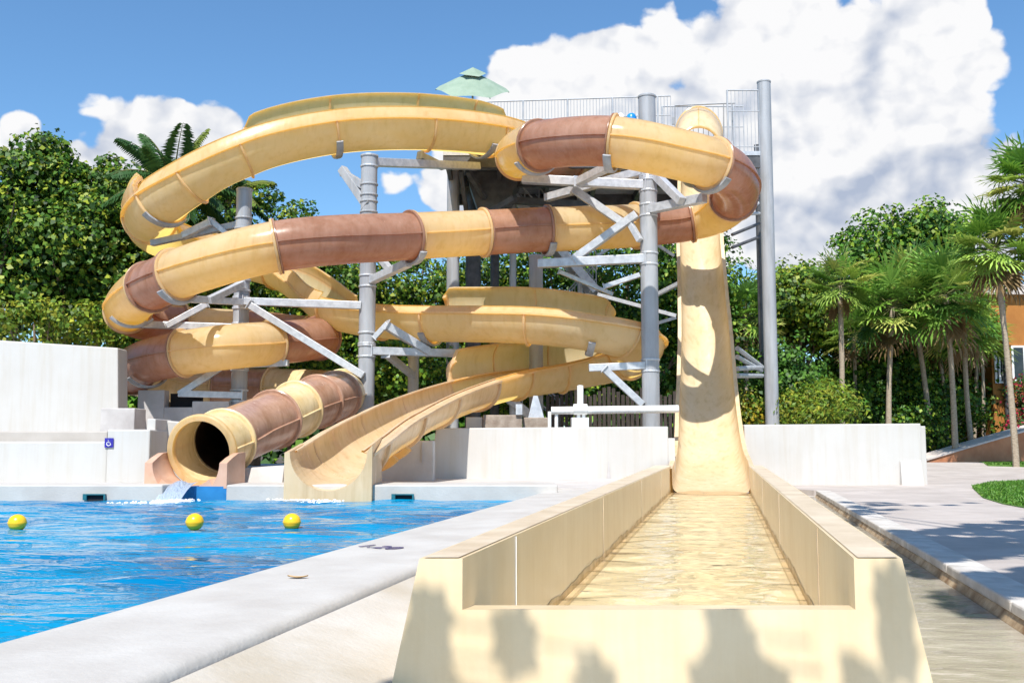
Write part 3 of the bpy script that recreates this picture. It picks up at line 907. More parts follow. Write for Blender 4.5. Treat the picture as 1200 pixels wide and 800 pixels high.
# high side walls: (first control, last control, side) side +1 = right of travel
def high_wall(c0, c1, sd, H=.62, mat=M['yellow']):
    seg = FRA[idxA[c0]:idxA[c1] + 1]
    base = [(.02, .02), (.045, H * .25), (.06, H * .5), (.04, H * .70), (-.01, H * .87), (-.09, H)]
    vs = []; n = len(base) + 2
    L = [0]
    for a, b in zip(seg[:-1], seg[1:]): L.append(L[-1] + (b[0] - a[0]).length)
    for (p_, t_, s_, u_), l in zip(seg, L):
        e = min(l, L[-1] - l) / .22
        f = .72 + .28 * math.sqrt(max(0, 1 - (1 - min(1, e)) ** 2))
        pr = [(a, b * f) for a, b in base]
        lx, lz = pr[-1]
        pr += [(lx + .06, lz + .035), (lx + .065, lz - .01)]
        for a, b in pr:
            vs.append(p_ + s_ * (sd * (RA + a)) + Vector((0, 0, 1)) * b)
    fs = [(i * n + k, i * n + k + 1, (i + 1) * n + k + 1, (i + 1) * n + k) for i in range(len(seg) - 1) for k in range(n - 1)]
    m = MB().add(vs, fs if sd < 0 else [f[::-1] for f in fs])
    hw = m.build('high_side_wall', mat, fsl, smooth=True)
    # end stiffeners
    for fi_, dirn in ((0, 1), (-1, -1)):
        p_, t_, s_, u_ = seg[fi_]
        path = [p_ + s_ * (sd * (RA + a)) + Vector((0, 0, 1)) * (b * .72) + t_ * (.03 * dirn) for a, b in base]
        mm = MB()
        for a, b in zip(path[:-1], path[1:]): mm.beam(a, b, .07, .09, up=s_)
        mm.build('end_stiffener', mat, hw)
    for ci in range(c0 + 1, c1):
        if FA[ci][3]:
            p_, t_, s_, u_ = FRA[idxA[ci]]
            path = [p_ + s_ * (sd * (RA + a)) - s_ * sd * .012 + Vector((0, 0, 1)) * b for a, b in base]
            mm = MB()
            for a, b in zip(path[:-1], path[1:]): mm.beam(a, b, .035, .035, up=s_)
            mm.build('wall_joint', mat, hw)
    return hw
high_wall(2, 6, 1, .86)
high_wall(8, 13, -1, .52)
high_wall(17, 23, -1, .64)
high_wall(24, 27, 1, .62)
# outlet block of the flume
p, t, s, u = FRA[-1]
w = P(438, 540, 13.5).x - P(387, 540, 13.5).x
xc = P(386.5, 540, 13.5).x
zt_ = P(386, 531, 13.5).z
m = MB(); na = 25
rr = RA * .93
arc = [(xc + rr * math.cos(a), zt_ + .02 + rr * math.sin(a)) for a in np.linspace(-math.pi, 0, na)]
outl = [(xc + w, P(0, 521, 13.5).z), (xc + w, .26), (xc - w, .26), (xc - w, P(0, 530, 13.5).z)]
loop = arc + outl
n = len(loop)
y0, y1 = YB - .12, YB + .9
vs = [(x, y0, z) for x, z in loop] + [(x, y1, z + .12) for x, z in loop]
fs = [(i, (i + 1) % n, n + (i + 1) % n, n + i) for i in range(n)]
# front face strip between arc and outline
bot = [(x, .26) for x, z in arc]
o = len(vs)
vs += [(x, y0, .26) for x, z in arc]
fs += [(i, i + 1, o + i + 1, o + i) for i in range(na - 1)]
fs += [(0, o, n - 2, n - 1), (na - 1, na, na + 1, o + na - 1)]
m.add(vs, fs)
m.build('outlet_block', M['cream'], fsl)
for f_ in (.33, .62):
    # supports under chute seen as curved ribs
    p_, t_, s_, u_ = FRA[int(idxA[29] * (1 - f_) + idxA[31] * f_)]
    ring((p_, t_, s_, u_), RA + .02, .10, .10, -math.pi * .75, 0.0, 24, False).build('support_rib', M['yellow'], fsl, smooth=True)

# ---- speed slide chute
SP = [(826, 24.9, 7.42, .50), (826, 24.3, 7.30, .50), (825, 23.75, 6.9, .50), (825, 23.3, 6.2, .51), (824.5, 22.6, 5.05, .52), (826, 22.0, 3.95, .54), (828, 21.4, 2.95, .57), (829, 20.8, 2.05, .60), (829.5, 20.2, 1.32, .63), (830.5, 19.6, .82, .65), (831.5, 19.0, .52, .67), (832.3, 18.4, .33, .715), (832.3, 17.8, .215, .725), (832.3, 17.2, .18, .725)]
ps = []
for px, d, z, hw in SP:
    ps.append(Vector((px_x(px, d), d, z)))
ptS, ixS = catmull(ps, .12)
smooth_z(ptS, 12)
ss = thing('speed_slide', 'steep straight cream speed slide dropping from the tower to the runout trough', 'water slide', (ps[-1].x, ps[-1].y, Z_CH))
frS = frames(ptS)
hws = np.interp(range(len(ptS)), ixS, [q[3] for q in SP])
cutsS = [0, 3, 5, 7, 9, len(SP) - 1]
for c0, c1 in zip(cutsS[:-1], cutsS[1:]):
    m = MB(); vs = []; n = 0
    for i in range(ixS[c0], ixS[c1] + 1):
        p_, t_, s_, u_ = frS[i]; h = hws[i]
        low = max(0.0, (i - ixS[9]) / max(1, len(ptS) - ixS[9]))
        dep = .36 + .07 * low
        lip = .075
        pw = 2.3 + 4.5 * low
        pr = [(-h - .0, dep - .07), (-h, dep), (-h + lip, dep), (-h + lip + .005, dep - .02)]
        pr += [(-(h - lip - .005) * max(0, math.cos(a)) ** (2 / pw), dep - .02 - (dep - .02) * math.sin(a) ** (2 / pw)) for a in np.linspace(.08, math.pi / 2, 13)]
        pr += [(-a, b) for a, b in pr[::-1][1:]]
        n = len(pr)
        vs += [p_ + s_ * a + u_ * b for a, b in pr]
    rows_ = len(vs) // n
    m.add(vs, [(i * n + k, (i + 1) * n + k, (i + 1) * n + k + 1, i * n + k + 1) for i in range(rows_ - 1) for k in range(n - 1)])
    m.build('chute_section', M['cream'], ss, smooth=True)
# hood over the start
m = MB(); vs = []
hc = Vector((px_x(826, 24.2), 24.2, 0))
rows_ = [(24.85, .56, 8.16), (24.4, .58, 8.22), (24.0, .58, 8.14), (23.65, .57, 7.92), (23.4, .56, 7.66)]
ztop = [P(0, q, d).z for q, d in ((126, 24.85), (126, 24.4), (128.5, 24.0), (136, 23.65), (149, 23.4))]
for (d, r_, _), z1 in zip(rows_, ztop):
    x = px_x(825.5, d)
    for k in range(19):
        a = math.pi * k / 18
        vs.append((x - r_ * math.cos(a) , d, (z1 - r_ * 1.25) + r_ * 1.25 * math.sin(a) if True else 0))
m.add(vs, [(i * 19 + k, i * 19 + k + 1, (i + 1) * 19 + k + 1, (i + 1) * 19 + k) for i in range(4) for k in range(18)])
hood = m.build('hood', M['cream'], ss, smooth=True)
for (d, r_, _), z1, nm in ((rows_[0], ztop[0], 0), (rows_[-1], ztop[-1], 1)):
    x = px_x(825.5, d)
    MB().tube([(x - (r_ + .01) * math.cos(a), d, z1 - r_ * 1.25 + (r_ * 1.25 + .01) * math.sin(a)) for a in np.linspace(0, math.pi, 25)], .035, 8).build('hood_rim', M['yellow'], hood, smooth=True)
MB().tube([(px_x(825.5, d), d, z + .008) for (d, _, _), z in zip(rows_, ztop)], .012, 6).build('hood_seam', M['yellow'], hood)

# ------------------------------------------------------------------ support columns with brackets
def column(px, py_top, d, rad, label):
    a = P(px, py_top, d)
    t = thing('support_column', label, 'column', (a.x, d, Z_DK), 'steel columns carrying the slides')
    MB().tube([(a.x, d, .1), (a.x, d, a.z)], rad, 28).build('pole', M['steel'], t, smooth=True)
    MB().lathe([(rad + .012, -.03), (rad + .012, .0), (rad * .95, .018)], (a.x, d, a.z), 28).build('cap', M['steel'], t, smooth=True)
    MB().lathe([(rad * 1.9, 0), (rad * 1.9, .03)], (a.x, d, Z_DK + .001), 20).build('base_plate', M['steel'], t)
    return t
def bm(t, name, a, b, w=.13, mat='galv', h=None):
    a, b = P(*a), P(*b)
    m = MB().beam(a, b, w, h or w)
    # end plates
    dr = (b - a).normalized()
    m.beam(a - dr * .012, a + dr * .012, w * 1.5, (h or w) * 1.5)
    cx, cy = t.location.x, t.location.y
    if math.hypot(a.x - cx, a.y - cy) < .3:
        rc = .185
        for zc in (a.z - .11, a.z + .11):
            m.lathe([(rc - .03, zc - .02), (rc, zc - .018), (rc, zc + .018), (rc - .03, zc + .02)], (cx, cy, 0), 20)
    return m.build(name, M[mat], t, bevel=.008)
def saddle(t, px, py, d, r=.5, a0=222, a1=318):
    """curved saddle plate under a flume or tube centred at px,py,d"""
    fr_all = FRB + FRA
    c = P(px, py, d)
    best = min(fr_all, key=lambda q: (q[0] - c).length)
    Rr = RB if any(best is q for q in FRB) else RA
    ring(best, Rr + .06, .14, .045, R(a0), R(a1), 20, False).build('saddle', M['steel'], t, smooth=True)
c286 = column(286.5, 222, 20.9, .160, 'grey steel column behind the left coils, leftmost of the slide columns')
c432 = column(433, 183, 20.55, .165, 'grey steel column left of centre, rising to the underside of the yellow flume')
c757 = column(758, 113, 19.75, .170, 'grey steel column just left of the speed slide with its top in the clear')
c531 = column(531.5, 196, 25.2, .158, 'pale grey column in the middle behind the tube, beside the dark stair')
c484 = column(484.5, 418, 22.6, .12, 'short pale post under the middle of the yellow flume')
c620 = column(628, 300, 22.0, .15, 'dark grey column behind the middle tube strand, in shade')
# 286
bm(c286, 'arm', (286, 353, 20.7), (424, 358, 20.45), .15)
bm(c286, 'strut', (292, 357, 20.5), (426, 440, 20.35), .14)
bm(c286, 'arm', (284, 354, 20.7), (216, 350, 18.6), .13)
bm(c286, 'strut', (283, 333, 20.7), (244, 352, 19.3), .13)
bm(c286, 'arm', (284, 384, 20.7), (160, 380, 20.4), .14)
bm(c286, 'strut', (243, 356, 20.6), (195, 382, 20.4), .12)
bm(c286, 'arm', (284, 463, 20.7), (209, 461, 20.5), .13)
bm(c286, 'strut', (262, 428, 20.6), (210, 462, 20.5), .13)
bm(c286, 'arm', (289, 427, 20.8), (338, 425, 20.7), .13)
bm(c286, 'arm', (284, 262, 20.9), (178, 285, 21.6), .13, 'steel')
bm(c286, 'strut', (248, 260, 21.0), (215, 276, 21.2), .14)
bm(c286, 'strut', (248, 259, 21.0), (276, 282, 20.9), .10)
saddle(c286, 206, 323, 18.1); saddle(c286, 155, 352, 19.8); saddle(c286, 172, 424, 20.7); saddle(c286, 190, 240, 20.9)
# 432
bm(c432, 'arm', (431, 242, 20.5), (401, 198, 20.9), .16, 'steel')
bm(c432, 'strut', (434, 222, 20.5), (402, 203, 20.9), .15, 'steel')
bm(c432, 'arm', (434, 190, 20.6), (560, 195, 23.5), .17)
bm(c432, 'strut', (492, 182, 22.2), (520, 196, 22.7), .14, 'steel')
bm(c432, 'arm', (434, 329, 20.5), (479, 308, 19.2), .15)
bm(c432, 'strut', (436, 292, 20.5), (458, 317, 19.8), .12)
bm(c432, 'arm', (434, 411, 20.5), (540, 414, 21.2), .16)
bm(c432, 'strut', (452, 381, 20.5), (502, 412, 20.9), .16)
bm(c432, 'strut', (438, 396, 20.5), (454, 379, 20.5), .10)
bm(c432, 'strut', (452, 414, 20.6), (484, 440, 22.4), .13)
saddle(c432, 390, 150, 21.2); saddle(c432, 481, 277, 19.0); saddle(c432, 507, 370, 21.0)
# 757
bm(c757, 'arm', (756, 217, 19.7), (612, 210, 20.0), .17)
bm(c757, 'arm', (756, 200, 19.7), (640, 232, 21.4), .16)
bm(c757, 'strut', (678, 213, 19.8), (716, 194, 18.8), .15)
bm(c757, 'strut', (672, 222, 20.0), (732, 263, 19.9), .15)
bm(c757, 'arm', (757, 303, 19.7), (631, 309, 20.3), .17)
bm(c757, 'strut', (672, 304, 20.1), (746, 251, 19.7), .15)
bm(c757, 'strut', (735, 256, 19.8), (750, 282, 19.6), .11)
bm(c757, 'arm', (759, 246, 19.7), (826, 232, 18.7), .17)
bm(c757, 'strut', (765, 202, 19.7), (799, 236, 18.9), .15)
bm(c757, 'arm', (757, 428, 19.7), (690, 431, 19.7), .14)
bm(c757, 'strut', (708, 432, 19.65), (753, 474, 19.65), .13)
bm(c757, 'strut', (708, 336, 19.9), (750, 322, 19.7), .09)
bm(c757, 'strut', (655, 318, 20.4), (718, 345, 20.6), .08)
saddle(c757, 719, 166, 17.6); saddle(c757, 619, 171, 18.7); saddle(c757, 835, 194, 17.9); saddle(c757, 641, 269, 20.2); saddle(c757, 695, 421, 19.3); saddle(c757, 566, 155, 22.7)

# ------------------------------------------------------------------ tower
tw_ = thing('slide_tower', 'tall steel launch tower with railed platform and stairs behind the slides', 'tower', (px_x(720, 25), 25, Z_DK))
ZP = 7.92
x0, x1 = px_x(520, 24.6), px_x(888, 24.6)
yf0, yf1 = 23.7, 27.6
MB().box(x0, x1, yf0, yf1, ZP - .10, ZP).build('platform', M['galv'], tw_)
m = MB()
for y in (yf0 + .08, 25.6, yf1 - .08): m.beam((x0, y, ZP - .25), (x1, y, ZP - .25), .12, .28)
for x in np.linspace(x0 + .1, x1 - .1, 7): m.beam((x, yf0 + .16, ZP - .24), (x, yf1 - .16, ZP - .24), .10, .22)
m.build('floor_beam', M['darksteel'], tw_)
def leg(px, py, d, r, mat='steel'):
    a = P(px, py, d)
    return MB().tube([(a.x, d, .1), (a.x, d, a.z)], r, 24).build('leg', M[mat], tw_, smooth=True)
a = P(895, 96, 24.9)
lg = MB().tube([(a.x, 24.9, .1), (a.x, 24.9, a.z)], .165, 28).build('leg', M['steel'], tw_, smooth=True)
MB().lathe([(.175, -.03), (.175, 0), (.15, .015)], (a.x, 24.9, a.z), 28).build('leg_cap', M['steel'], lg, smooth=True)
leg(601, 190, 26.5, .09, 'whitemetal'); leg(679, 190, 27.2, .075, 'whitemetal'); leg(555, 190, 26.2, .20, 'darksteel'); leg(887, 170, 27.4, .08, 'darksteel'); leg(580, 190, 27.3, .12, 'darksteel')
# diagonal round braces by the right leg
for (a, b) in (((857, 262, 24.0), (889, 238, 24.8)), ((858, 275, 24.0), (890, 262, 24.8)), ((856, 252, 24.0), (890, 250, 24.8)), ((858, 290, 24.0), (889, 278, 24.8)), ((864, 408, 22.8), (893, 430, 24.8)), ((864, 418, 22.6), (892, 434, 24.8)), ((864, 432, 22.3), (893, 430, 24.8)), ((864, 440, 22.2), (893, 440, 24.8)), ((872, 230, 24.4), (889, 215, 24.8)), ((872, 218, 24.4), (889, 232, 24.8))):
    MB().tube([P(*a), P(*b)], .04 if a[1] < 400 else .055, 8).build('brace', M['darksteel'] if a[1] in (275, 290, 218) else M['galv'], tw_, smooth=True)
# truss pieces beneath platform
for (a, b, w) in (((540, 200, 24.2), (548, 260, 25.5), .10), ((548, 200, 24.2), (568, 232, 25), .12), ((552, 262, 25.2), (604, 232, 24.2), .14), ((585, 238, 25), (610, 262, 25), .08), ((700, 240, 26.5), (790, 300, 26.5), .08), ((790, 240, 26.5), (700, 300, 26.5), .08), ((770, 345, 25), (815, 322, 24), .09), ((700, 345, 25.6), (792, 370, 25.6), .09), ((700, 400, 26.2), (792, 372, 26.2), .08), ((610, 210, 24.6), (690, 215, 24.6), .2), ((600, 235, 25.2), (690, 240, 25.2), .16)):
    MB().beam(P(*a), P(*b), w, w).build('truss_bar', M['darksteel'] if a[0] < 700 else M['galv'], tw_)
# underside of platform and stairs, shade put into its dark colour, and stair flights
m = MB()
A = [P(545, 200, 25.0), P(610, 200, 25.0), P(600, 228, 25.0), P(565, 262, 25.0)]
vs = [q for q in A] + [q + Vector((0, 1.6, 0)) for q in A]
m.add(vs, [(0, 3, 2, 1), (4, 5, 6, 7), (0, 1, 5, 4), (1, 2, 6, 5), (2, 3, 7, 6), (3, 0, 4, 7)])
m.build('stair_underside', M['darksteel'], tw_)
def stair(a, b, wid, n, mat='galv'):
    m = MB()
    a, b = Vector(a), Vector(b)
    for i in range(n):
        c0 = a.lerp(b, i / (n - 1))
        m.box(c0.x - .16, c0.x + .16, c0.y, c0.y + wid, c0.z - .02, c0.z + .02)
    m.beam(a + Vector((0, -.03, 0)), b + Vector((0, -.03, 0)), .05, .22); m.beam(a + Vector((0, wid + .03, 0)), b + Vector((0, wid + .03, 0)), .05, .22)
    st = m.build('stair_flight', M[mat], tw_)
    q = MB()
    for off in (-.03, wid + .03):
        for h in (.5, 1.0):
            q.tube([a + Vector((0, off, h)), b + Vector((0, off, h))], .02, 6)
        for i in range(0, n, 2):
            c0 = a.lerp(b, i / (n - 1)) + Vector((0, off, 0))
            q.tube([c0, c0 + Vector((0, 0, 1.0))], .012, 5)
    q.build('stair_rail', M['whitemetal'], st)
stair((px_x(700, 26.4), 26.4, 5.0), (px_x(590, 26.4), 26.4, ZP - .1), 1.0, 14)
stair((px_x(590, 27.6), 27.6, 2.3), (px_x(700, 27.6), 27.6, 5.0), 1.0, 14)
stair((px_x(700, 26.4), 26.4, .4), (px_x(590, 26.4), 26.4, 2.3), 1.0, 11)
MB().box(px_x(600, 27.5), px_x(690, 27.5), 27.5, 27.56, P(0, 252, 27.5).z, P(0, 222, 27.5).z).build('landing_panel', M['tarp'], tw_)
# railing
def railing(a, b, h, npk, name='railing'):
    a, b = Vector(a), Vector(b)
    m = MB(); up = Vector((0, 0, 1))
    for k in (1.0, .66, .08):
        m.tube([a + up * h * k, b + up * h * k], .017 if k == 1 else .012, 6)
    for i in range(npk + 1):
        c0 = a.lerp(b, i / npk)
        r_ = .024 if i % 14 == 0 else .008
        m.tube([c0, c0 + up * h], r_, 5, True)
    return m.build(name, M['whitemetal'], tw_)
railing((px_x(560, 24.2), 24.25, ZP), (px_x(792, 23.8), yf0 + .10, ZP), 1.38, 60)
railing((px_x(860, 23.8), yf0 + .05, ZP), (x1, yf0 + .05, ZP), 1.5, 8)
railing((x0, yf1 - .05, ZP), (x1, yf1 - .05, ZP), 1.36, 70)
railing((px_x(782, 25.1), 25.1, ZP), (px_x(880, 25.1), 25.1, ZP), 1.56, 16)
m = MB()
q = lambda px, py: P(px, py, 23.9)
m.tube([q(791, 150), q(791, 124), q(848, 121.5), q(848, 160)], .02, 6); m.tube([q(858, 121), q(858, 165)], .015, 6); m.tube([q(848, 121.5), q(862, 121)], .015, 6)
m.tube([q(789, 138), q(789, 146)], .035, 6)
m.build('entry_frame', M['steel'], tw_)

# parasol on platform
pc_ = P(554, 82, 24.9)
um = thing('parasol', 'pale green parasol standing on the tower platform', 'parasol', (pc_.x, 24.9, ZP))
MB().tube([(pc_.x, 24.9, ZP), (pc_.x, 24.9, pc_.z + .02)], .025, 10).build('pole', M['whitemetal'], um, smooth=True)
MB().lathe([(.3, 0), (.3, .06), (.06, .1)], (pc_.x, 24.9, ZP + .001), 18).build('base', M['block'], um, smooth=True)
m = MB(); n = 6
tilt = Matrix.Rotation(R(31), 3, 'X') @ Matrix.Rotation(R(2), 3, 'Y')
apex = Vector((pc_.x, 24.9, pc_.z - .08))
rim_r, drop = .94, .44
vs = []
rings = [(.20, -.06), (.5, -.20), (.75, -.34), (rim_r, -drop)]
SUB = 4
for r_, z in rings:
    for k in range(n * SUB):
        a = 2 * math.pi * (k / (n * SUB)) + R(0)
        f = (k % SUB) / SUB
        sag = 1 - .085 * math.sin(math.pi * f) * (r_ / rim_r)
        v = Vector((math.cos(a) * r_ * sag, math.sin(a) * r_ * sag, z + .05 * math.sin(math.pi * f) * (r_ / rim_r) ** 2))
        vs.append(apex + tilt @ v)
K = n * SUB
fs = [(i * K + k, i * K + (k + 1) % K, (i + 1) * K + (k + 1) % K, (i + 1) * K + k) for i in range(len(rings) - 1) for k in range(K)]
m.add(vs, fs)
cn = m.build('canopy', M['canvas'], um)
m = MB(); vs = [apex + tilt @ Vector((0, 0, .14))]
for k in range(n):
    a = 2 * math.pi * k / n
    vs.append(apex + tilt @ Vector((math.cos(a) * .34, math.sin(a) * .34, -.03 if k % 2 else .0)))
m.add(vs, [(0, 1 + k, 1 + (k + 1) % n) for k in range(n)])
m.build('vent_cap', M['canvas'], cn)
m = MB()
for k in range(n):
    a = 2 * math.pi * k / n
    m.tube([apex + tilt @ Vector((0, 0, -.03)), apex + tilt @ Vector((math.cos(a) * rim_r * .99, math.sin(a) * rim_r * .99, -drop - .015))], .012, 5)
m.build('ribs', M['darksteel'], um)

# blue and white two-lobed object on the platform, kind not known
c = P(737, 137, 23.95)
fl = thing('two_lobed_object', 'blue and white two-lobed rounded object seen over the brown tube, against the platform rail', 'float', (c.x, 23.95, ZP))
for px, mat, r_ in ((727, 'signwhite', .10), (740, 'lobeblue', .13)):
    q_ = P(px, 139, 23.95)
    MB().tube([(q_.x, 23.95, ZP + .0), (q_.x, 23.95, q_.z - .05), (q_.x, 23.95, q_.z + .04), (q_.x + .01, 23.95, q_.z + .10), (q_.x + .01, 23.95, q_.z + .13)], [r_ * .9, r_, r_ * .95, r_ * .7, r_ * .25], 16).build('lobe', M[mat], fl, smooth=True)

# ------------------------------------------------------------------ things behind the basin wall
def blk(px0, px1, py0, py1, d, th, mat, name, label, cat):
    a, b = P(px0, py0, d), P(px1, py1, d)
    t = thing(name, label, cat, ((a.x + b.x) / 2, d, Z_DK))
    MB().box(a.x, b.x, d, d + th, Z_DK - .05, a.z).build('body', M[mat], t, bevel=.015)
    return t, a, b
t, a, b = blk(566, 612, 486, 505, 19.2, .6, 'block', 'concrete_block', 'pale brown concrete block showing above the white wall, left of the other one', 'concrete block')
MB().box(a.x - .32, a.x - .01, 19.25, 19.7, Z_DK - .05, a.z - .04).build('side_pad', M['white'], t, bevel=.01)
MB().box(b.x - .12, b.x - .0, 19.15, 19.6, a.z + .002, a.z + .2).build('steel_foot', M['galv'], t)
t, a, b = blk(613, 644, 489, 505, 19.5, .6, 'block', 'concrete_block', 'darker brown concrete block at the left end of the white pipe', 'concrete block')
MB().hexa([(a.x + .1, 19.6, a.z + .002), (b.x - .1, 19.6, a.z + .002), (b.x - .1, 19.9, a.z + .002), (a.x + .1, 19.9, a.z + .002)], [(a.x + .2, 19.65, a.z + .42), (b.x - .22, 19.65, a.z + .42), (b.x - .22, 19.85, a.z + .42), (a.x + .2, 19.85, a.z + .42)]).build('steel_foot', M['galv'], t)
pp = thing('water_pipe', 'white horizontal water pipe above the basin wall with a riser up to the flume', 'pipe', P(715, 500, 19.1))
MB().tube([P(646, 481, 19.1), P(795, 479, 19.1)], .072, 16).build('pipe_run', M['pvc'], pp, smooth=True)
MB().tube([P(680, 484, 19.1), P(680, 452, 19.2)], .06, 14).build('riser', M['pvc'], pp, smooth=True)
MB().tube([P(672, 479.5, 19.1), P(688, 479.5, 19.1)], .10, 16).build('tee_fitting', M['pvc'], pp, smooth=True)
for px in (644, 652, 678, 684):
    MB().tube([P(px, 482, 19.12), P(px, 505, 19.12)], .035, 10).build('pipe_stand', M['pvc'], pp, smooth=True)
a, b = P(670, 489, 19.0), P(690, 489, 19.0)
MB().box(a.x, b.x, 19.0, 19.4, Z_DK, a.z).build('pipe_pad', M['pvc'], pp)
fence = thing('timber_screen', 'dark slatted timber screen under the tower behind the grey column', 'screen', P(730, 500, 26.0))
m = MB()
for px in np.arange(640, 800, 5.5):
    a = P(px, 455, 26.0)
    m.box(a.x, a.x + .085, 26.0, 26.04, .35, 2.35 + .12 * math.sin(px))
m.build('slats', M['timber'], fence)
m = MB()
for z in (.8, 1.9): m.box(P(640, 450, 26.05).x, P(800, 450, 26.05).x, 26.045, 26.10, z, z + .09)
m.build('rails', M['timber'], fence)

# low lattice fence right of speed slide
# ------------------------------------------------------------------ building on the right
bd = thing('building', 'orange rendered building with white framed windows at the right edge', 'building', P(1200, 520, 33))
DB = 36.0
ax = P(1161, 400, DB).x
zt2 = P(0, 346, DB).z  # eaves
MB().box(ax, ax + 14, DB, DB + 12, 0, zt2).build('wall', M['orange'], bd)
MB().box(ax - .25, ax + 14.2, DB - .25, DB + 12, zt2 + .003, zt2 + .35).build('roof_slab', M['pinkcap'], bd)
for (xa, xb, ya, yb) in ((1164, 1177, 411, 449), (1184, 1216, 405, 447)):
    a, b = P(xa, ya, DB), P(xb, yb, DB)
    wn = MB()
    f_ = .07
    wn.box(a.x, b.x, DB - .06, DB - .003, a.z - f_, a.z); wn.box(a.x, b.x, DB - .06, DB - .003, b.z, b.z + f_)
    mid = (a.x + b.x) / 2
    for xx in (a.x, mid - f_ / 2, b.x - f_): wn.box(xx, xx + f_, DB - .06, DB - .003, b.z + f_ + .001, a.z - f_ - .001)
    wo_ = wn.build('window_frame', M['signwhite'], bd)
    MB().box(a.x + .02, b.x - .02, DB - .03, DB - .002, b.z + .02, a.z - .02).build('pane', M['glass'], wo_)
a = P(1180, 400, DB - .3)
MB().tube([(a.x, DB - .12, .1), (a.x, DB - .12, zt2)], .09, 10).build('downpipe', M['darksteel'], bd)
# ramp wall
rw_ = thing('ramp_wall', 'sloping terracotta ramp wall with pale capping beside the lawn at the right', 'ramp', P(1150, 541, 30.6))
pA, pB, pC = P(1086, 541, 30.2), P(1152, 541, 30.9), P(1270, 541, 31.8)
for q_ in (pA, pB, pC): q_.z = .48
top = [P(1086, 539.5, 30.2), P(1152, 520, 30.9), P(1270, 486, 31.8)]
for i, mat in ((0, 'terracotta'), (1, 'terracotta')):
    a, b, c_, d_ = (pA, pB, top[1], top[0]) if i == 0 else (pB, pC, top[2], top[1])
    off = Vector((-.12, 1.1, 0))
    m = MB()
    m.add([a, b, c_, d_, a + off, b + off, c_ + off, d_ + off], [(0, 1, 2, 3), (4, 7, 6, 5), (0, 3, 7, 4), (1, 5, 6, 2), (0, 4, 5, 1), (3, 2, 6, 7)])
    m.build('ramp_face', M[mat], rw_)
    q_ = Vector((0, 0, .004))
    MB().hexa([d_ + q_ + Vector((0, -.04, 0)), c_ + q_ + Vector((0, -.04, 0)), c_ + q_ + off, d_ + q_ + off], [d_ + q_ * 14 + Vector((0, -.04, 0)), c_ + q_ * 14 + Vector((0, -.04, 0)), c_ + q_ * 14 + off, d_ + q_ * 14 + off]).build('capping', M['pinkcap'], rw_)

# ------------------------------------------------------------------ foliage helpers
def leaf_mesh(name, C, Nn, D, ln, wd, colr, mat, parent, fold=.25):
    """C centres, Nn normals, D directions (n,3); one folded quad per leaf"""
    n = len(C)
    Nn = Nn / np.linalg.norm(Nn, axis=1, keepdims=True)
    D = D - Nn * np.sum(D * Nn, axis=1, keepdims=True)
    D = D / (np.linalg.norm(D, axis=1, keepdims=True) + 1e-9)
    S = np.cross(Nn, D)
    ln = np.broadcast_to(ln, (n,))[:, None]; wd = np.broadcast_to(wd, (n,))[:, None]
    v0 = C - D * ln * .5
    v2 = C + D * ln * .5 - Nn * ln * .12
    v1 = C + S * wd * .5 + Nn * wd * fold
    v3 = C - S * wd * .5 + Nn * wd * fold
    V = np.stack([v0, v1, v2, v3], axis=1).reshape(-1, 3) - np.array(parent['_wloc'])
    me = bpy.data.meshes.new(name)
    me.vertices.add(4 * n); me.vertices.foreach_set('co', V.ravel())
    me.loops.add(4 * n); me.loops.foreach_set('vertex_index', np.arange(4 * n, dtype=np.int32))
    me.polygons.add(n); me.polygons.foreach_set('loop_start', np.arange(0, 4 * n, 4, dtype=np.int32))
    me.polygons.foreach_set('loop_total', np.full(n, 4, dtype=np.int32))
    ca = me.color_attributes.new('Col', 'FLOAT_COLOR', 'CORNER')
    cc = np.repeat(np.concatenate([colr, np.ones((n, 1))], axis=1), 4, axis=0)
    ca.data.foreach_set('color', cc.ravel().astype(np.float32))
    me.update(); me.validate()
    me.materials.append(mat)
    o = bpy.data.objects.new(name, me); COL.objects.link(o)
    o.parent = parent; o['_wloc'] = list(parent['_wloc'])
    return o

def mixcol(n, cols, jit=.25):
    cols = np.array(cols)
    k = rng.integers(0, len(cols), n)
    c = cols[k] * (1 + rng.normal(0, jit, (n, 1))).clip(.4, 1.8)
    return c.clip(.003, .9)

GREENS = [(.035, .10, .009), (.065, .15, .012), (.018, .05, .008), (.13, .22, .02), (.27, .32, .03), (.06, .14, .012)]
DEEP = [(.04, .12, .014), (.07, .18, .018), (.025, .07, .012), (.13, .25, .02), (.24, .33, .03)]
LIME = [(.13, .22, .02), (.20, .27, .025), (.08, .15, .015), (.27, .28, .03)]

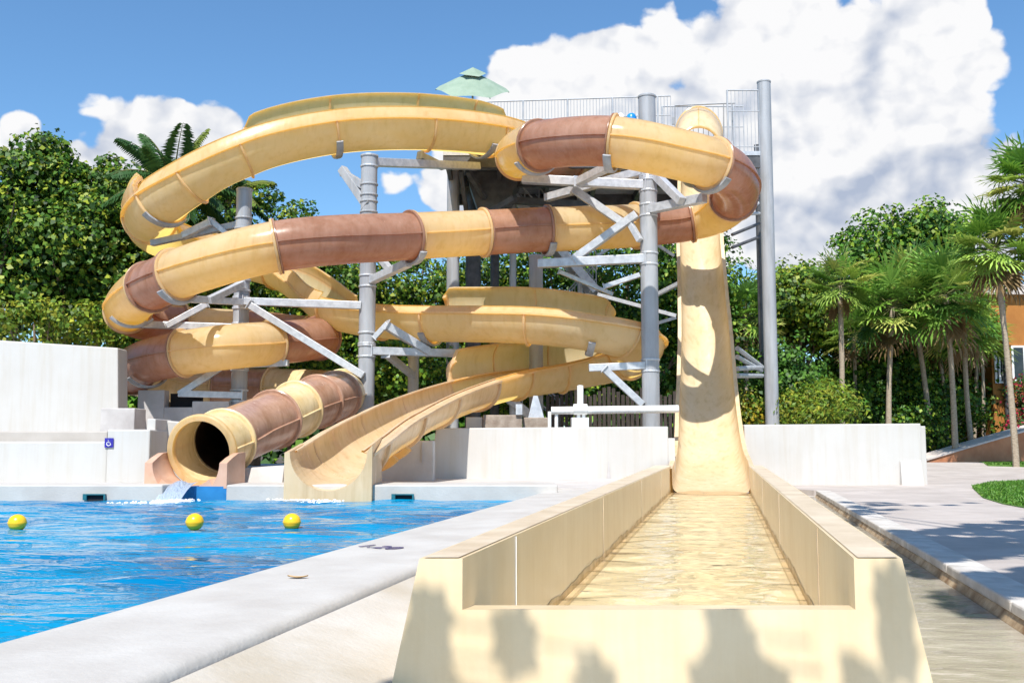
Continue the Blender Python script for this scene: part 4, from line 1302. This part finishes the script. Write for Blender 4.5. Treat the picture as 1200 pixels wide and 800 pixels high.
def tree(name, label, cat, base, blobs, nleaf, leaf, cols, group, trunk_r=.14, clump=.55, aspect=.75, trunks=None, upb=.5, mat='leaf'):
    """blobs: (x, y, z, rx, ry, rz) crown ellipsoids in world units"""
    t = thing(name, label, cat, base, group)
    base = Vector(base)
    vol = np.array([b[3] * b[5] for b in blobs]); vol = vol / vol.sum()
    Cs, Ns = [], []
    m = MB()
    for b, w in zip(blobs, vol):
        c = np.array(b[:3]); r = np.array(b[3:])
        nl = int(nleaf * 2.4 * w)
        ncl = max(6, int(nl / 60))
        d = rng.normal(size=(ncl, 3)); d /= np.linalg.norm(d, axis=1, keepdims=True)
        d[:, 1] -= .25 * np.abs(d[:, 1])
        rad = rng.uniform(.35, 1.22, ncl) ** .6
        cc = c + d * r * rad[:, None]
        per = rng.multinomial(nl, np.ones(ncl) / ncl)
        for q, k in zip(cc, per):
            e = rng.normal(size=(k, 3)); e /= np.linalg.norm(e, axis=1, keepdims=True)
            rr_ = clump * 1.05 * rng.uniform(.5, 1.1) * rng.uniform(.35, 1.0, (k, 1)) ** .5
            Cs.append(q + e * rr_ * np.array([1, 1, .75]))
            nn = e * .7 + np.array([0, -.25, upb]) + rng.normal(0, .45, (k, 3)) + (q - c) / r * .3
            Ns.append(nn)
        # limbs to some clumps
        for q in cc[rng.permutation(ncl)[:max(3, min(9, ncl // 3))]]:
            st = base + Vector((0, 0, max(.3, (b[2] - b[5] * .6 - base.z)) * rng.uniform(.55, .9)))
            st.x += (b[0] - base.x) * .35; st.y += (b[1] - base.y) * .35
            mid = st.lerp(Vector(q), .5) + Vector(rng.normal(0, .15, 3))
            m.tube([st, mid, Vector(q)], [trunk_r * .45, trunk_r * .3, trunk_r * .1], 6)
    for (dx, lean) in (trunks or [(0, 0)]):
        for b in blobs[:1]:
            topp = Vector((b[0], b[1], b[2]))
            bs = base + Vector((dx, 0, 0))
            md = bs.lerp(topp, .5) + Vector((rng.normal(0, .12), rng.normal(0, .12), 0))
            m.tube([bs - Vector((0, 0, .2)), bs.lerp(md, .5), md, topp], [trunk_r * 1.25, trunk_r, trunk_r * .85, trunk_r * .4], 8)
    for b in blobs[1:]:
        m.tube([base + Vector((0, 0, .2)), (base + Vector(b[:3])) / 2 + Vector((0, 0, -.2)), Vector(b[:3])], [trunk_r * .8, trunk_r * .6, trunk_r * .3], 7)
    m.build('trunk', M['bark'], t, smooth=True)
    C = np.concatenate(Cs); Nn = np.concatenate(Ns)
    n = len(C)
    D = rng.normal(size=(n, 3)) + np.array([0, 0, -.3])
    ls = leaf * .62 * rng.uniform(.6, 1.3, n)
    leaf_mesh('crown', C, Nn, D, ls, ls * aspect, mixcol(n, cols), M[mat], t)
    return t

def B(px, py, d, rpx, rpy, ry=1.0):
    """crown blob from picture position and size"""
    c = P(px, py, d)
    return (c.x, c.y, c.z, rpx * d / F, rpx * d / F * ry, rpy * d / F)
def G(px, d, z=0.0):
    return (px_x(px, d), d, z)

GL = 'sea grape trees behind the left wall'
tree('sea_grape_tree', 'tall sea grape tree at the far left edge behind the white wall', 'tree', G(-20, 26), [B(10, 250, 26, 75, 75), B(-40, 290, 26, 80, 95), B(30, 330, 25.5, 65, 60)], 7500, .24, GREENS, GL, aspect=.85)
tree('sea_grape_tree', 'sea grape tree with the highest pointed crown at the left', 'tree', G(70, 26.5), [B(60, 235, 26.5, 48, 50), B(62, 192, 26.5, 18, 24), B(85, 300, 26, 65, 70), B(52, 172, 26.5, 8, 14)], 7000, .23, GREENS, GL, aspect=.85)
tree('sea_grape_tree', 'sea grape tree just left of the turning yellow flume', 'tree', G(130, 27), [B(125, 250, 27, 42, 45), B(130, 208, 27, 12, 22), B(100, 222, 27, 14, 14), B(140, 320, 26.5, 60, 65)], 6500, .23, GREENS, GL, aspect=.85)
tree('sea_grape_tree', 'sea grape tree partly hidden behind the left slide coils', 'tree', G(200, 27.5), [B(185, 262, 28, 42, 40), B(195, 215, 28.5, 30, 22), B(230, 330, 27.5, 60, 70)], 5500, .23, GREENS, GL, aspect=.85)
tree('shrub', 'low leafy shrub with bare stems over the left white wall', 'shrub', G(60, 23.5), [B(40, 380, 23.5, 75, 22), B(110, 382, 23.5, 50, 24)], 1000, .20, LIME, 'shrubs behind the slides', trunk_r=.06, clump=.4)

GM = 'broad leaved trees behind the slides'
mids = [(300, 30, 300, 70, 75, 'dark leafy tree behind the left column'), (395, 29.5, 345, 60, 45, 'leafy tree seen between the left and centre columns'), (480, 30, 345, 65, 50, 'leafy tree in the gap right of the centre column'), (570, 31, 352, 60, 48, 'leafy tree behind the dark stair column'),
        (650, 31, 335, 62, 62, 'leafy tree behind the middle tube strand'), (735, 30.5, 335, 60, 72, 'leafy tree behind the tall grey column'), (815, 31, 330, 50, 65, 'leafy tree hidden behind the speed slide')]
for px, d, py, rx, ry, lb in mids:
    tree('broadleaf_tree', lb, 'tree', G(px, d), [B(px, py, d, rx, ry), B(px + 8, py + 75, d, rx, 60)], 5200, .23, GREENS if px < 600 else DEEP + GREENS[:2], GM)
GU = 'shrubs behind the slides'
for px, d, py, rx, ry, lb in ((180, 24.8, 395, 50, 45, 'shaded shrub beyond the end of the tall white wall'), (340, 25.5, 430, 55, 45, 'shrub in shade behind the exit tube'), (470, 25.8, 440, 60, 42, 'dark shrub under the middle of the yellow flume'), (600, 28.5, 440, 60, 45, 'dark shrub behind the concrete blocks'), (700, 28.5, 435, 60, 50, 'dark shrub behind the timber screen')):
    tree('shrub', lb, 'shrub', G(px, d), [B(px, py, d, rx, ry)], 2600, .2, DEEP, GU, trunk_r=.05)

GR = 'trees and shrubs right of the tower'
tree('sea_grape_tree', 'wide sea grape tree rising highest behind the fan palms at the right', 'tree', G(1060, 38), [B(1060, 275, 38, 55, 28), B(1030, 300, 38, 50, 25), B(1100, 290, 38, 40, 30), B(1070, 340, 38, 70, 40)], 7000, .30, DEEP, GR, clump=.75)
tree('broadleaf_tree', 'yellowish green rounded tree right behind the tower leg', 'tree', G(930, 36), [B(925, 350, 36, 48, 38), B(945, 370, 36, 40, 35)], 5200, .26, LIME + GREENS[1:], GR, clump=.65)
tree('broadleaf_tree', 'dark tree behind the middle palm trunks at the right', 'tree', G(1010, 37), [B(1000, 380, 37, 70, 60), B(1020, 450, 36, 70, 50)], 6000, .28, DEEP, GR, clump=.7)
tree('broadleaf_tree', 'dark tree beside the orange building, behind the palms', 'tree', G(1120, 39), [B(1110, 390, 39, 65, 65), B(1115, 465, 38, 60, 45)], 5600, .28, DEEP, GR, clump=.7)
tree('broadleaf_tree', 'dark tree between the speed slide and the tower leg', 'tree', G(875, 35), [B(870, 400, 35, 40, 50), B(880, 465, 34, 45, 35)], 4000, .25, DEEP + LIME[:1], GR, clump=.6)
tree('shrub', 'bright green bush beside the tower leg, above the white wall', 'shrub', G(915, 26.5), [B(920, 450, 27.2, 34, 42), B(938, 478, 27.2, 36, 24)], 2800, .20, [(.05, .14, .018), (.09, .20, .02), (.04, .10, .015)], GR, trunk_r=.05)
tree('shrub', 'yellow leafed bush at the foot of the tower leg', 'shrub', G(882, 27.2), [B(880, 478, 27.2, 22, 20)], 1300, .17, LIME + [(.34, .26, .02)], GR, trunk_r=.04)
tree('shrub', 'lime green feathery bush over the middle of the right white wall', 'shrub', G(945, 25.2), [B(950, 482, 25.2, 34, 20), B(975, 470, 25.4, 20, 22)], 2200, .22, LIME, GR, trunk_r=.04, aspect=.35)
tree('shrub', 'low green bush behind the right end of the white wall', 'shrub', G(1070, 33), [B(1085, 522, 33.5, 20, 12), B(1060, 505, 33, 34, 20)], 2000, .2, GREENS, GR, trunk_r=.04)
tree('shrub', 'dark low bush at the foot of the palm trunks', 'shrub', G(1040, 34), [B(1030, 490, 34, 60, 35), B(1110, 495, 35, 45, 30)], 3200, .22, DEEP, GR, trunk_r=.04)
tree('shrub', 'shrub with red bracts beside the orange building', 'shrub', G(1200, 33), [B(1197, 505, 33, 14, 14), B(1207, 470, 33.5, 14, 26)], 1500, .16, [(.05, .11, .02), (.04, .09, .015), (.35, .02, .05)], GR, trunk_r=.04)

# far wood as one mass
t_ = thing('far_wood', None, None, (0, 46, 0)); del_ = t_
Cs = []
n = 26000
X = rng.uniform(-26, 30, n)
Zt = 4.6 + 1.2 * np.sin(X * .35) + .8 * np.sin(X * .9 + 1)
Zt[(X > 10)] += .6
Zc = Zt * rng.uniform(0, 1, n) ** .6
Yc = 45 + rng.uniform(0, 5, n) + Zc * .2
C = np.stack([X, Yc, Zc], 1)
Nn = np.array([0, -.6, .6]) + rng.normal(0, .5, (n, 3))
fw = leaf_mesh('far_wood', C, Nn, rng.normal(size=(n, 3)), .55, .4, mixcol(n, DEEP + GREENS[:2]), M['leaf'], t_)
fw.parent = None
fw.location = (0, 46, 0)
bpy.data.objects.remove(t_)
fw.name = 'far_wood'
tag(fw, 'dark wood behind the palms and slides', 'wood', kind='stuff')

# ------------------------------------------------------------------ palms
def fan_palm(label, px, d, crown_py, rad, nfr, cols, lean=0.0, dead=4, base_z=0.1, tr=.075, group='fan palms right of the tower', base_px=None):
    rad *= 1.04; dead = int(dead * .5)
    c = P(px, crown_py, d)
    bx = px_x(base_px if base_px is not None else px, d)
    t = thing('fan_palm', label, 'palm', (bx, d, base_z), group)
    b = Vector((bx, d, base_z))
    pts_ = [b.lerp(c, f) + Vector((lean * math.sin(math.pi * f), 0, 0)) for f in np.linspace(0, 1, 8)]
    MB().tube(pts_, [tr * (1.25 - .3 * f + .05 * math.sin(9 * f)) for f in np.linspace(0, 1, 8)], 9).build('trunk', M['palebark'], t, smooth=True)
    Cs, Ns, Ds, Ln, Wd, Cl = [], [], [], [], [], []
    st = MB()
    for i in range(nfr + dead):
        az = i * 2.39996 + rng.uniform(-.2, .2)
        el = R(80) - R(125) * (i / nfr) if i < nfr else R(-62 + rng.uniform(-12, 10))
        pl = rad * rng.uniform(.42, .58)
        dv = np.array([math.cos(az) * math.cos(el), math.sin(az) * math.cos(el), math.sin(el)])
        hub = np.array(c) + dv * pl
        hub[2] -= .08 * rad * (1 - math.sin(el)) * .5
        st.tube([c, Vector(hub)], [.018, .011], 4)
        # fan plane: normal roughly upward/outward
        nrm = np.array([-math.cos(az) * math.sin(el), -math.sin(az) * math.sin(el), math.cos(el)])
        nrm = nrm + rng.normal(0, .22, 3)
        nrm /= np.linalg.norm(nrm)
        dirr = dv - nrm * dv.dot(nrm); dirr /= np.linalg.norm(dirr)
        sd = np.cross(nrm, dirr)
        nb = 19
        bl = rad * rng.uniform(.5, .66)
        col = np.array(cols[rng.integers(len(cols))]) * rng.uniform(.75, 1.3) if i < nfr else np.array((.20, .13, .055)) * rng.uniform(.7, 1.2)
        for k in range(nb):
            a = R(-125) + R(250) * k / (nb - 1)
            dd = dirr * math.cos(a) + sd * math.sin(a)
            L1 = bl * (1 - .25 * abs(a) / 2.2)
            p1 = hub + dd * L1 * .32
            Cs.append(p1); Ds.append(dd); Ns.append(nrm + np.cross(dd, nrm) * .25 * (1 if k % 2 else -1)); Ln.append(L1 * .68); Wd.append(L1 * .14); Cl.append(col)
            d2 = dd + np.array([0, 0, -.55 * rng.uniform(.5, 1.4)]); d2 /= np.linalg.norm(d2)
            Cs.append(hub + dd * L1 * .58 + d2 * L1 * .24); Ds.append(d2); Ns.append(nrm + rng.normal(0, .15, 3)); Ln.append(L1 * .55); Wd.append(L1 * .075); Cl.append(col * 1.08)
    o = leaf_mesh('crown', np.array(Cs), np.array(Ns), np.array(Ds), np.array(Ln), np.array(Wd), np.array(Cl), M['palm'], t, fold=.12)
    st.build('leaf_stalks', M['leafstalk'], t)
    return t
M['leafstalk'] = simple('leaf_stalk', (.10, .12, .03), (.18, .17, .05), 6, .7)
PG = [(.11, .24, .03), (.18, .33, .05), (.27, .40, .07), (.07, .16, .025), (.42, .45, .11)]
fan_palm('fan palm with the single tallest bare trunk, right of the tower leg', 984, 31, 335, 1.15, 26, PG, .05, 5)
fan_palm('fan palm in the middle of the right hand palm group', 1046, 31.5, 360, 1.5, 32, PG, -.06, 6, base_px=1040)
fan_palm('fan palm with leaning trunk beside the middle palm', 1065, 33, 335, 1.45, 30, PG, .1, 4, base_px=1092)
fan_palm('broad fan palm crown left of the orange building', 1108, 31, 345, 1.6, 34, PG, .05, 6, base_px=1118)
fan_palm('fan palm with drooping brown skirt in front of the orange building', 1165, 27.5, 290, 1.35, 34, PG, .06, 12, base_px=1189, tr=.07)
fan_palm('tall fan palm cut by the right edge above the building', 1203, 27, 215, 1.25, 34, PG, .04, 10, base_px=1212, tr=.08)
fan_palm('small fan palm close to the right of the speed slide', 873, 30.5, 370, 1.25, 26, PG, .02, 4)
fan_palm('low fan palm with pale trunk behind the right white wall', 1130, 32.5, 385, 1.3, 26, PG, -.08, 5, base_px=1140)
for px_, cy_, lb in ((1016, 392, 'low fan palm crown filling the gap beside the tallest bare trunk'), (1082, 405, 'low shaded fan palm between the middle and the broad crowns'), (1150, 395, 'low fan palm against the left corner of the orange building')):
    fan_palm(lb, px_, 35.3, cy_, 1.2, 22, PG[:3], .04, 3, tr=.055)
for i, (pxa, pxb, lb) in enumerate(((1000, 996, 'short slender fan palm close to the tallest bare trunk'), (1098, 1108, 'slender fan palm leaning toward the orange building'), (1143, 1136, 'slender fan palm nearest the end of the ramp'), (1037, 1028, 'thin fan palm trunk leaning left beneath the middle crowns'), (1085, 1072, 'thin fan palm with curved trunk left of the building'))):
    fan_palm(lb, pxa, 34 + i, 395, 1.1, 20, PG, .1, 3, base_px=pxb, tr=.06)

def coco_palm(label, px, d, crown_py, L, nfr):
    c = P(px, crown_py, d)
    t = thing('coconut_palm', label, 'palm', (c.x, d, 0.1))
    MB().tube([(c.x - .3, d, 0), (c.x - .1, d, c.z * .5), c], [.17, .13, .10], 9).build('trunk', M['palebark'], t, smooth=True)
    Cs, Ns, Ds, Ln, Wd, Cl = [], [], [], [], [], []
    st = MB()
    for i in range(nfr):
        az = i * 2.39996 + .4
        el = R(78) - R(85) * i / nfr
        pos = np.array(c); dirv = np.array([math.cos(az) * math.cos(el), math.sin(az) * math.cos(el), math.sin(el)])
        path = [pos.copy()]
        K = 12
        for k in range(K):
            dirv = dirv + np.array([0, 0, -.105]); dirv /= np.linalg.norm(dirv)
            pos = pos + dirv * L / K; path.append(pos.copy())
        st.tube([Vector(q_) for q_ in path], [.03 * (1 - k / (K + 2)) for k in range(K + 1)], 4)
        col = np.array([(.04, .10, .025), (.05, .12, .03), (.16, .20, .03)][0 if i % 5 else 2]) * rng.uniform(.8, 1.2)
        for k in range(2, K * 3):
            f = k / (K * 3)
            j = min(int(f * K), K - 1)
            q_ = path[j] + (path[j + 1] - path[j]) * (f * K - j)
            tg = path[j + 1] - path[j]; tg /= np.linalg.norm(tg)
            sd = np.cross(tg, [0, 0, 1]); sd /= np.linalg.norm(sd) + 1e-6
            for s_ in (-1, 1):
                ll = L * .27 * math.sin(math.pi * (.12 + .8 * f)) ** .7
                dd = sd * s_ * .8 + tg * .5 + np.array([0, 0, -.5]); dd /= np.linalg.norm(dd)
                Cs.append(q_ + dd * ll * .5); Ds.append(dd); Ns.append(np.cross(dd, tg) * s_ + rng.normal(0, .1, 3)); Ln.append(ll); Wd.append(.085); Cl.append(col)
    leaf_mesh('crown', np.array(Cs), np.array(Ns), np.array(Ds), np.array(Ln), np.array(Wd), np.array(Cl), M['palm'], t, fold=.1)
    st.build('leaf_stalks', M['leafstalk'], t)
coco_palm('coconut palm showing over the left end of the yellow flume', 203, 25.6, 220, 1.85, 24)
coco_palm('coconut palm hidden behind the left column, fronds hanging to the right', 268, 30, 232, 1.6, 15)

# ------------------------------------------------------------------ lawns
def lawn(poly_px, name, Z_PV=Z_PV, hb=.07):
    poly = [PZ(a, b, Z_PV) for a, b in poly_px]
    me_poly = [(q_.x, q_.y) for q_ in poly]
    xs_ = [q_[0] for q_ in me_poly]; ys_ = [q_[1] for q_ in me_poly]
    def inside(x, y):
        r_ = False; j = len(me_poly) - 1
        for i in range(len(me_poly)):
            xi, yi = me_poly[i]; xj, yj = me_poly[j]
            if (yi > y) != (yj > y) and x < (xj - xi) * (y - yi) / (yj - yi) + xi: r_ = not r_
            j = i
        return r_
    struct('lawn_soil', MB().prism(me_poly[::-1] if False else me_poly, Z_PV - .1, Z_PV + .004), M['grass'])
    k = 0; Cs = []
    while len(Cs) < 9000 and k < 60000:
        x, y = rng.uniform(min(xs_), max(xs_)), rng.uniform(min(ys_), max(ys_)); k += 1
        if inside(x, y): Cs.append((x, y, Z_PV + .03))
    C = np.array(Cs); n = len(C)
    t = thing('tmp', None, None, (float(C[:, 0].mean()), float(C[:, 1].mean()), Z_PV))
    D = np.array([0, 0, 1.0]) + rng.normal(0, .35, (n, 3))
    Nn = np.stack([rng.normal(size=n), rng.normal(size=n), np.full(n, .4)], 1)
    o = leaf_mesh('grass', C, Nn, D, rng.uniform(.05, .09, n), .018, mixcol(n, [(.07, .19, .02), (.11, .26, .03), (.15, .28, .04)]), M['leaf'], t)
    o.parent = None; o.location = t.location
    bpy.data.objects.remove(t)
    tag(o, name, 'grass', kind='stuff')
lawn([(1139, 571), (1152, 583), (1175, 590), (1230, 600), (1300, 580), (1230, 563), (1160, 566)], 'short green lawn at the right edge beyond the kerb paving')
lawn([(1142, 541.2), (1158, 544.5), (1300, 546), (1300, 541.2)], 'strip of green lawn in front of the ramp wall', .46)

# ------------------------------------------------------------------ sun, shade tree behind the camera
EL, AZ = R(55), R(12)
SUN = Vector((-math.sin(AZ) * math.cos(EL), -math.cos(AZ) * math.cos(EL), math.sin(EL)))

# overhanging sea grape beside the camera: casts the leaf shadows on the trough end and the paving
st_ = thing('sea_grape_tree', 'sea grape tree overhanging the right of the trough, out of the picture above the paving', 'tree', (5.6, -1.5, 0.1))
m = MB()
Cs, Ns = [], []
def leaf_at(target, L, r=.11):
    q_ = Vector(target) + SUN * L
    Cs.append(np.array(q_)); Ns.append(np.array(SUN) + rng.normal(0, .22, 3))
    return q_
spots = [(503, 728), (492, 765), (508, 790), (470, 800), (603, 752), (700, 815), (852, 742), (866, 776), (836, 806), (900, 815), (1048, 707), (1052, 758), (1010, 808)]
for (px, py) in spots:
    tp = P(px, py, YF)
    L_ = rng.uniform(4.0, 5.0)
    for _k in range(4): leaf_at(tp, L_ + .01 * _k)
NSP = len(Cs)
front_c = np.mean(Cs, axis=0)
# twigs joining these leaves
for q_ in Cs[::4]:
    m.tube([Vector(q_) + Vector((.25, -.1, .12)), Vector(q_)], [.007, .004], 5)
# canopy that shades the paving
targets = []
for _ in range(1300):
    px = rng.uniform(985, 1330); 
    py = rng.uniform(588, 720)
    if py > 600 + (px - 985) * .62: continue
    band = math.sin(py * .11 + px * .012) + .6 * math.sin(py * .043 + 1.0 + px * .004)
    if band < -.2: continue
    targets.append(PZ(px, py, Z_PV))
for tp in targets:
    z = 4.2 + max(0, tp.y - 4) * .42 + rng.uniform(0, 2.0)
    leaf_at(tp, z / SUN.z)
C = np.array(Cs); Nn = np.array(Ns); n = len(C)
hubs = C[NSP + rng.permutation(n - NSP)[:16]]
m.tube([(5.6, -1.5, -.1), (5.3, -1.2, 1.6), (4.6, -.6, 3.4), (4.2, .5, 5.0), (4.0, 2.5, 6.4)], [.2, .17, .14, .1, .06], 10)
for q_ in hubs:
    m.tube([(4.3, .2, 4.8), Vector((4.3, .2, 4.8)).lerp(Vector(q_), .5) + Vector((0, 0, .3)), Vector(q_)], [.05, .035, .01], 6)
m.tube([(4.7, -.7, 3.3), (3.0, -1.2, 4.6), tuple(Vector(front_c) + Vector((.3, -1.0, .1)))], [.03, .010, .004], 7)
m.build('trunk', M['bark'], st_, smooth=True)
leaf_mesh('crown', C, Nn, rng.normal(size=(n, 3)), np.where(np.arange(n) < NSP, .19, .34), np.where(np.arange(n) < NSP, .15, .30), mixcol(n, GREENS), M['leaf'], st_, fold=.05)

ld = bpy.data.lights.new('sun', 'SUN')
ld.energy = 4.2
ld.angle = R(0.53)
ld.color = (1.0, 0.965, 0.905)
lo = bpy.data.objects.new('sun', ld)
lo.rotation_euler = SUN.to_track_quat('Z', 'Y').to_euler()
lo.location = SUN * 60
COL.objects.link(lo)

# ------------------------------------------------------------------ sky with clouds
w = bpy.data.worlds.new('World')
scene.world = w
w.use_nodes = True
nt = w.node_tree
bg = nt.nodes['Background']
sky = N(nt, 'ShaderNodeTexSky', sky_type='NISHITA')
sky.sun_disc = False
sky.sun_elevation = EL
sky.sun_rotation = R(180 + 12)
sky.air_density = 1.0
sky.dust_density = 0.35
sky.ozone_density = 2.0
SKY_STR = 0.066
tc = N(nt, 'ShaderNodeTexCoord')
sep = N(nt, 'ShaderNodeSeparateXYZ')
nt.links.new(tc.outputs['Generated'], sep.inputs[0])
def mth(op, a, b=None, c=None, clamp=False):
    n = N(nt, 'ShaderNodeMath', operation=op)
    n.use_clamp = clamp
    for i, v in enumerate((a, b, c)):
        if v is None: continue
        if isinstance(v, (int, float)): n.inputs[i].default_value = v
        else: nt.links.new(v, n.inputs[i])
    return n.outputs[0]
az = mth('ARCTAN2', sep.outputs['X'], sep.outputs['Y'])
el = mth('ARCSINE', sep.outputs['Z'])
def azel(px, py):
    r_ = ray(px, py).normalized()
    return math.atan2(r_.x, r_.y), math.asin(r_.z)
CL = [(640, 112, 80, 48, 1), (742, 88, 105, 50, 1), (850, 110, 120, 85, 1), (925, 55, 72, 75, 1), (1000, 75, 95, 75, 1), (1088, 60, 72, 60, 1), (1150, 70, 46, 42, .75), (1000, 190, 150, 120, 1.1), (1085, 225, 90, 110, 1), (905, 250, 110, 90, 1), (1050, 300, 150, 60, .9), (700, 150, 120, 50, .9), (760, 230, 140, 60, .8),
      (190, 168, 88, 52, .66), (240, 148, 42, 32, .6), (120, 195, 60, 36, .5), (22, 165, 30, 30, .7), (430, 218, 60, 26, .5), (560, 222, 75, 45, .6), (600, 205, 60, 40, .55)]
dens = None
for px, py, rx, ry, wt in CL:
    a0, e0 = azel(px, py)
    a1, _ = azel(px + rx, py); _, e1 = azel(px, py - ry)
    ra, re = abs(a1 - a0), abs(e1 - e0)
    dx = mth('MULTIPLY', mth('SUBTRACT', az, a0), 1 / ra)
    dy = mth('MULTIPLY', mth('SUBTRACT', el, e0), 1 / re)
    r2 = mth('ADD', mth('MULTIPLY', dx, dx), mth('MULTIPLY', dy, dy))
    g = mth('SUBTRACT', 1.45 * wt, r2)
    dens = g if dens is None else mth('MAXIMUM', dens, g)
dens = mth('MAXIMUM', dens, -1.6)
# generic cloud field elsewhere in the sky (behind and above the view)
cmb = N(nt, 'ShaderNodeCombineXYZ')
nt.links.new(az, cmb.inputs[0]); nt.links.new(mth('MULTIPLY', el, 1.25), cmb.inputs[1])
def skynoise(scale, off=(0, 0, 0), detail=9, rough=.58):
    mp = N(nt, 'ShaderNodeMapping'); mp.inputs['Location'].default_value = off
    nt.links.new(cmb.outputs[0], mp.inputs['Vector'])
    n = N(nt, 'ShaderNodeTexNoise'); n.inputs['Scale'].default_value = scale; n.inputs['Detail'].default_value = detail; n.inputs['Roughness'].default_value = rough
    nt.links.new(mp.outputs[0], n.inputs['Vector'])
    return n.outputs['Fac']
def billow(off=(0, 0, 0)):
    mp = N(nt, 'ShaderNodeMapping'); mp.inputs['Location'].default_value = off
    nt.links.new(cmb.outputs[0], mp.inputs['Vector'])
    wn = N(nt, 'ShaderNodeTexNoise'); wn.noise_dimensions = '2D'; wn.inputs['Scale'].default_value = 16; wn.inputs['Detail'].default_value = 3
    nt.links.new(mp.outputs[0], wn.inputs['Vector'])
    wv = N(nt, 'ShaderNodeVectorMath', operation='MULTIPLY_ADD')
    nt.links.new(wn.outputs['Color'], wv.inputs[0]); wv.inputs[1].default_value = (.05, .05, .05); nt.links.new(mp.outputs[0], wv.inputs[2])
    tot = None
    for sc, am in ((8.5, .50), (19, .30), (44, .17)):
        v = N(nt, 'ShaderNodeTexVoronoi', feature='F1', voronoi_dimensions='2D'); v.inputs['Scale'].default_value = sc
        nt.links.new(wv.outputs[0], v.inputs['Vector'])
        q_ = mth('MULTIPLY', mth('SUBTRACT', .62, v.outputs['Distance']), am)
        tot = q_ if tot is None else mth('ADD', tot, q_)
    n_ = N(nt, 'ShaderNodeTexNoise'); n_.inputs['Scale'].default_value = 9; n_.noise_dimensions = '2D'; n_.inputs['Detail'].default_value = 7; n_.inputs['Roughness'].default_value = .6
    nt.links.new(mp.outputs[0], n_.inputs['Vector'])
    return mth('ADD', mth('ADD', tot, mth('MULTIPLY', mth('SUBTRACT', n_.outputs['Fac'], .5), .45)), .36)
n1 = billow()
n1b = billow((.012, -.022, 0))
n2 = skynoise(3.2, (3, 1, 0), 4)
back = mth('GREATER_THAN', mth('ABSOLUTE', az), 0.75)
fieldb = mth('MULTIPLY', back, mth('MULTIPLY', mth('SUBTRACT', n2, .5), 5.0))
base_d = mth('MAXIMUM', dens, mth('SUBTRACT', fieldb, 1.6))
d1 = mth('ADD', base_d, mth('MULTIPLY', mth('SUBTRACT', n1, .5), 3.4))
cover = N(nt, 'ShaderNodeMapRange', interpolation_type='SMOOTHSTEP')
nt.links.new(d1, cover.inputs['Value'])
cover.inputs['From Min'].default_value = .0; cover.inputs['From Max'].default_value = .40
# light and dark sides of the billows
emb = mth('MULTIPLY_ADD', mth('SUBTRACT', n1, n1b), 1.5, .82)
lowf = N(nt, 'ShaderNodeMapRange'); nt.links.new(el, lowf.inputs['Value'])
lowf.inputs['From Min'].default_value = azel(900, 330)[1]; lowf.inputs['From Max'].default_value = azel(900, 120)[1]
lowf.inputs['To Min'].default_value = -.26; lowf.inputs['To Max'].default_value = .12
n3 = skynoise(4.0, (7, 2, 0), 3)
sh_ = mth('ADD', mth('ADD', emb, lowf.outputs[0]), mth('MULTIPLY', mth('SUBTRACT', n3, .5), 1.2), clamp=True)
cr = N(nt, 'ShaderNodeValToRGB')
e = cr.color_ramp.elements
e[0].position = .25; e[0].color = (.47, .54, .68, 1)
e[1].position = .9; e[1].color = (1.0, 1.0, 1.0, 1)
nt.links.new(sh_, cr.inputs['Fac'])
skm = N(nt, 'ShaderNodeMix', data_type='RGBA', blend_type='MULTIPLY')
skm.inputs['Factor'].default_value = 1
nt.links.new(sky.outputs[0], skm.inputs['A']); skm.inputs['B'].default_value = (SKY_STR * 1.12, SKY_STR * 1.55, SKY_STR * 1.80, 1)
clm = N(nt, 'ShaderNodeMix', data_type='RGBA', blend_type='MULTIPLY')
clm.inputs['Factor'].default_value = 1
CLV = 0.64
nt.links.new(cr.outputs[0], clm.inputs['A']); clm.inputs['B'].default_value = (CLV, CLV, CLV * 1.01, 1)
fin = N(nt, 'ShaderNodeMix', data_type='RGBA')
nt.links.new(cover.outputs[0], fin.inputs['Factor'])
nt.links.new(skm.outputs['Result'], fin.inputs['A']); nt.links.new(clm.outputs['Result'], fin.inputs['B'])
nt.links.new(fin.outputs['Result'], bg.inputs['Color'])
bg.inputs['Strength'].default_value = 1.0

# ------------------------------------------------------------------ view
for o in bpy.data.objects:
    if '_wloc' in o: del o['_wloc']
vs_ = scene.view_settings
vs_.view_transform = 'Standard'
vs_.look = 'None'
vs_.gamma = 1.0
vs_.use_curve_mapping = False
vs_.exposure = 0.60
scene.render.engine = 'CYCLES'
scene.cycles.max_bounces = 10
scene.cycles.transparent_max_bounces = 12
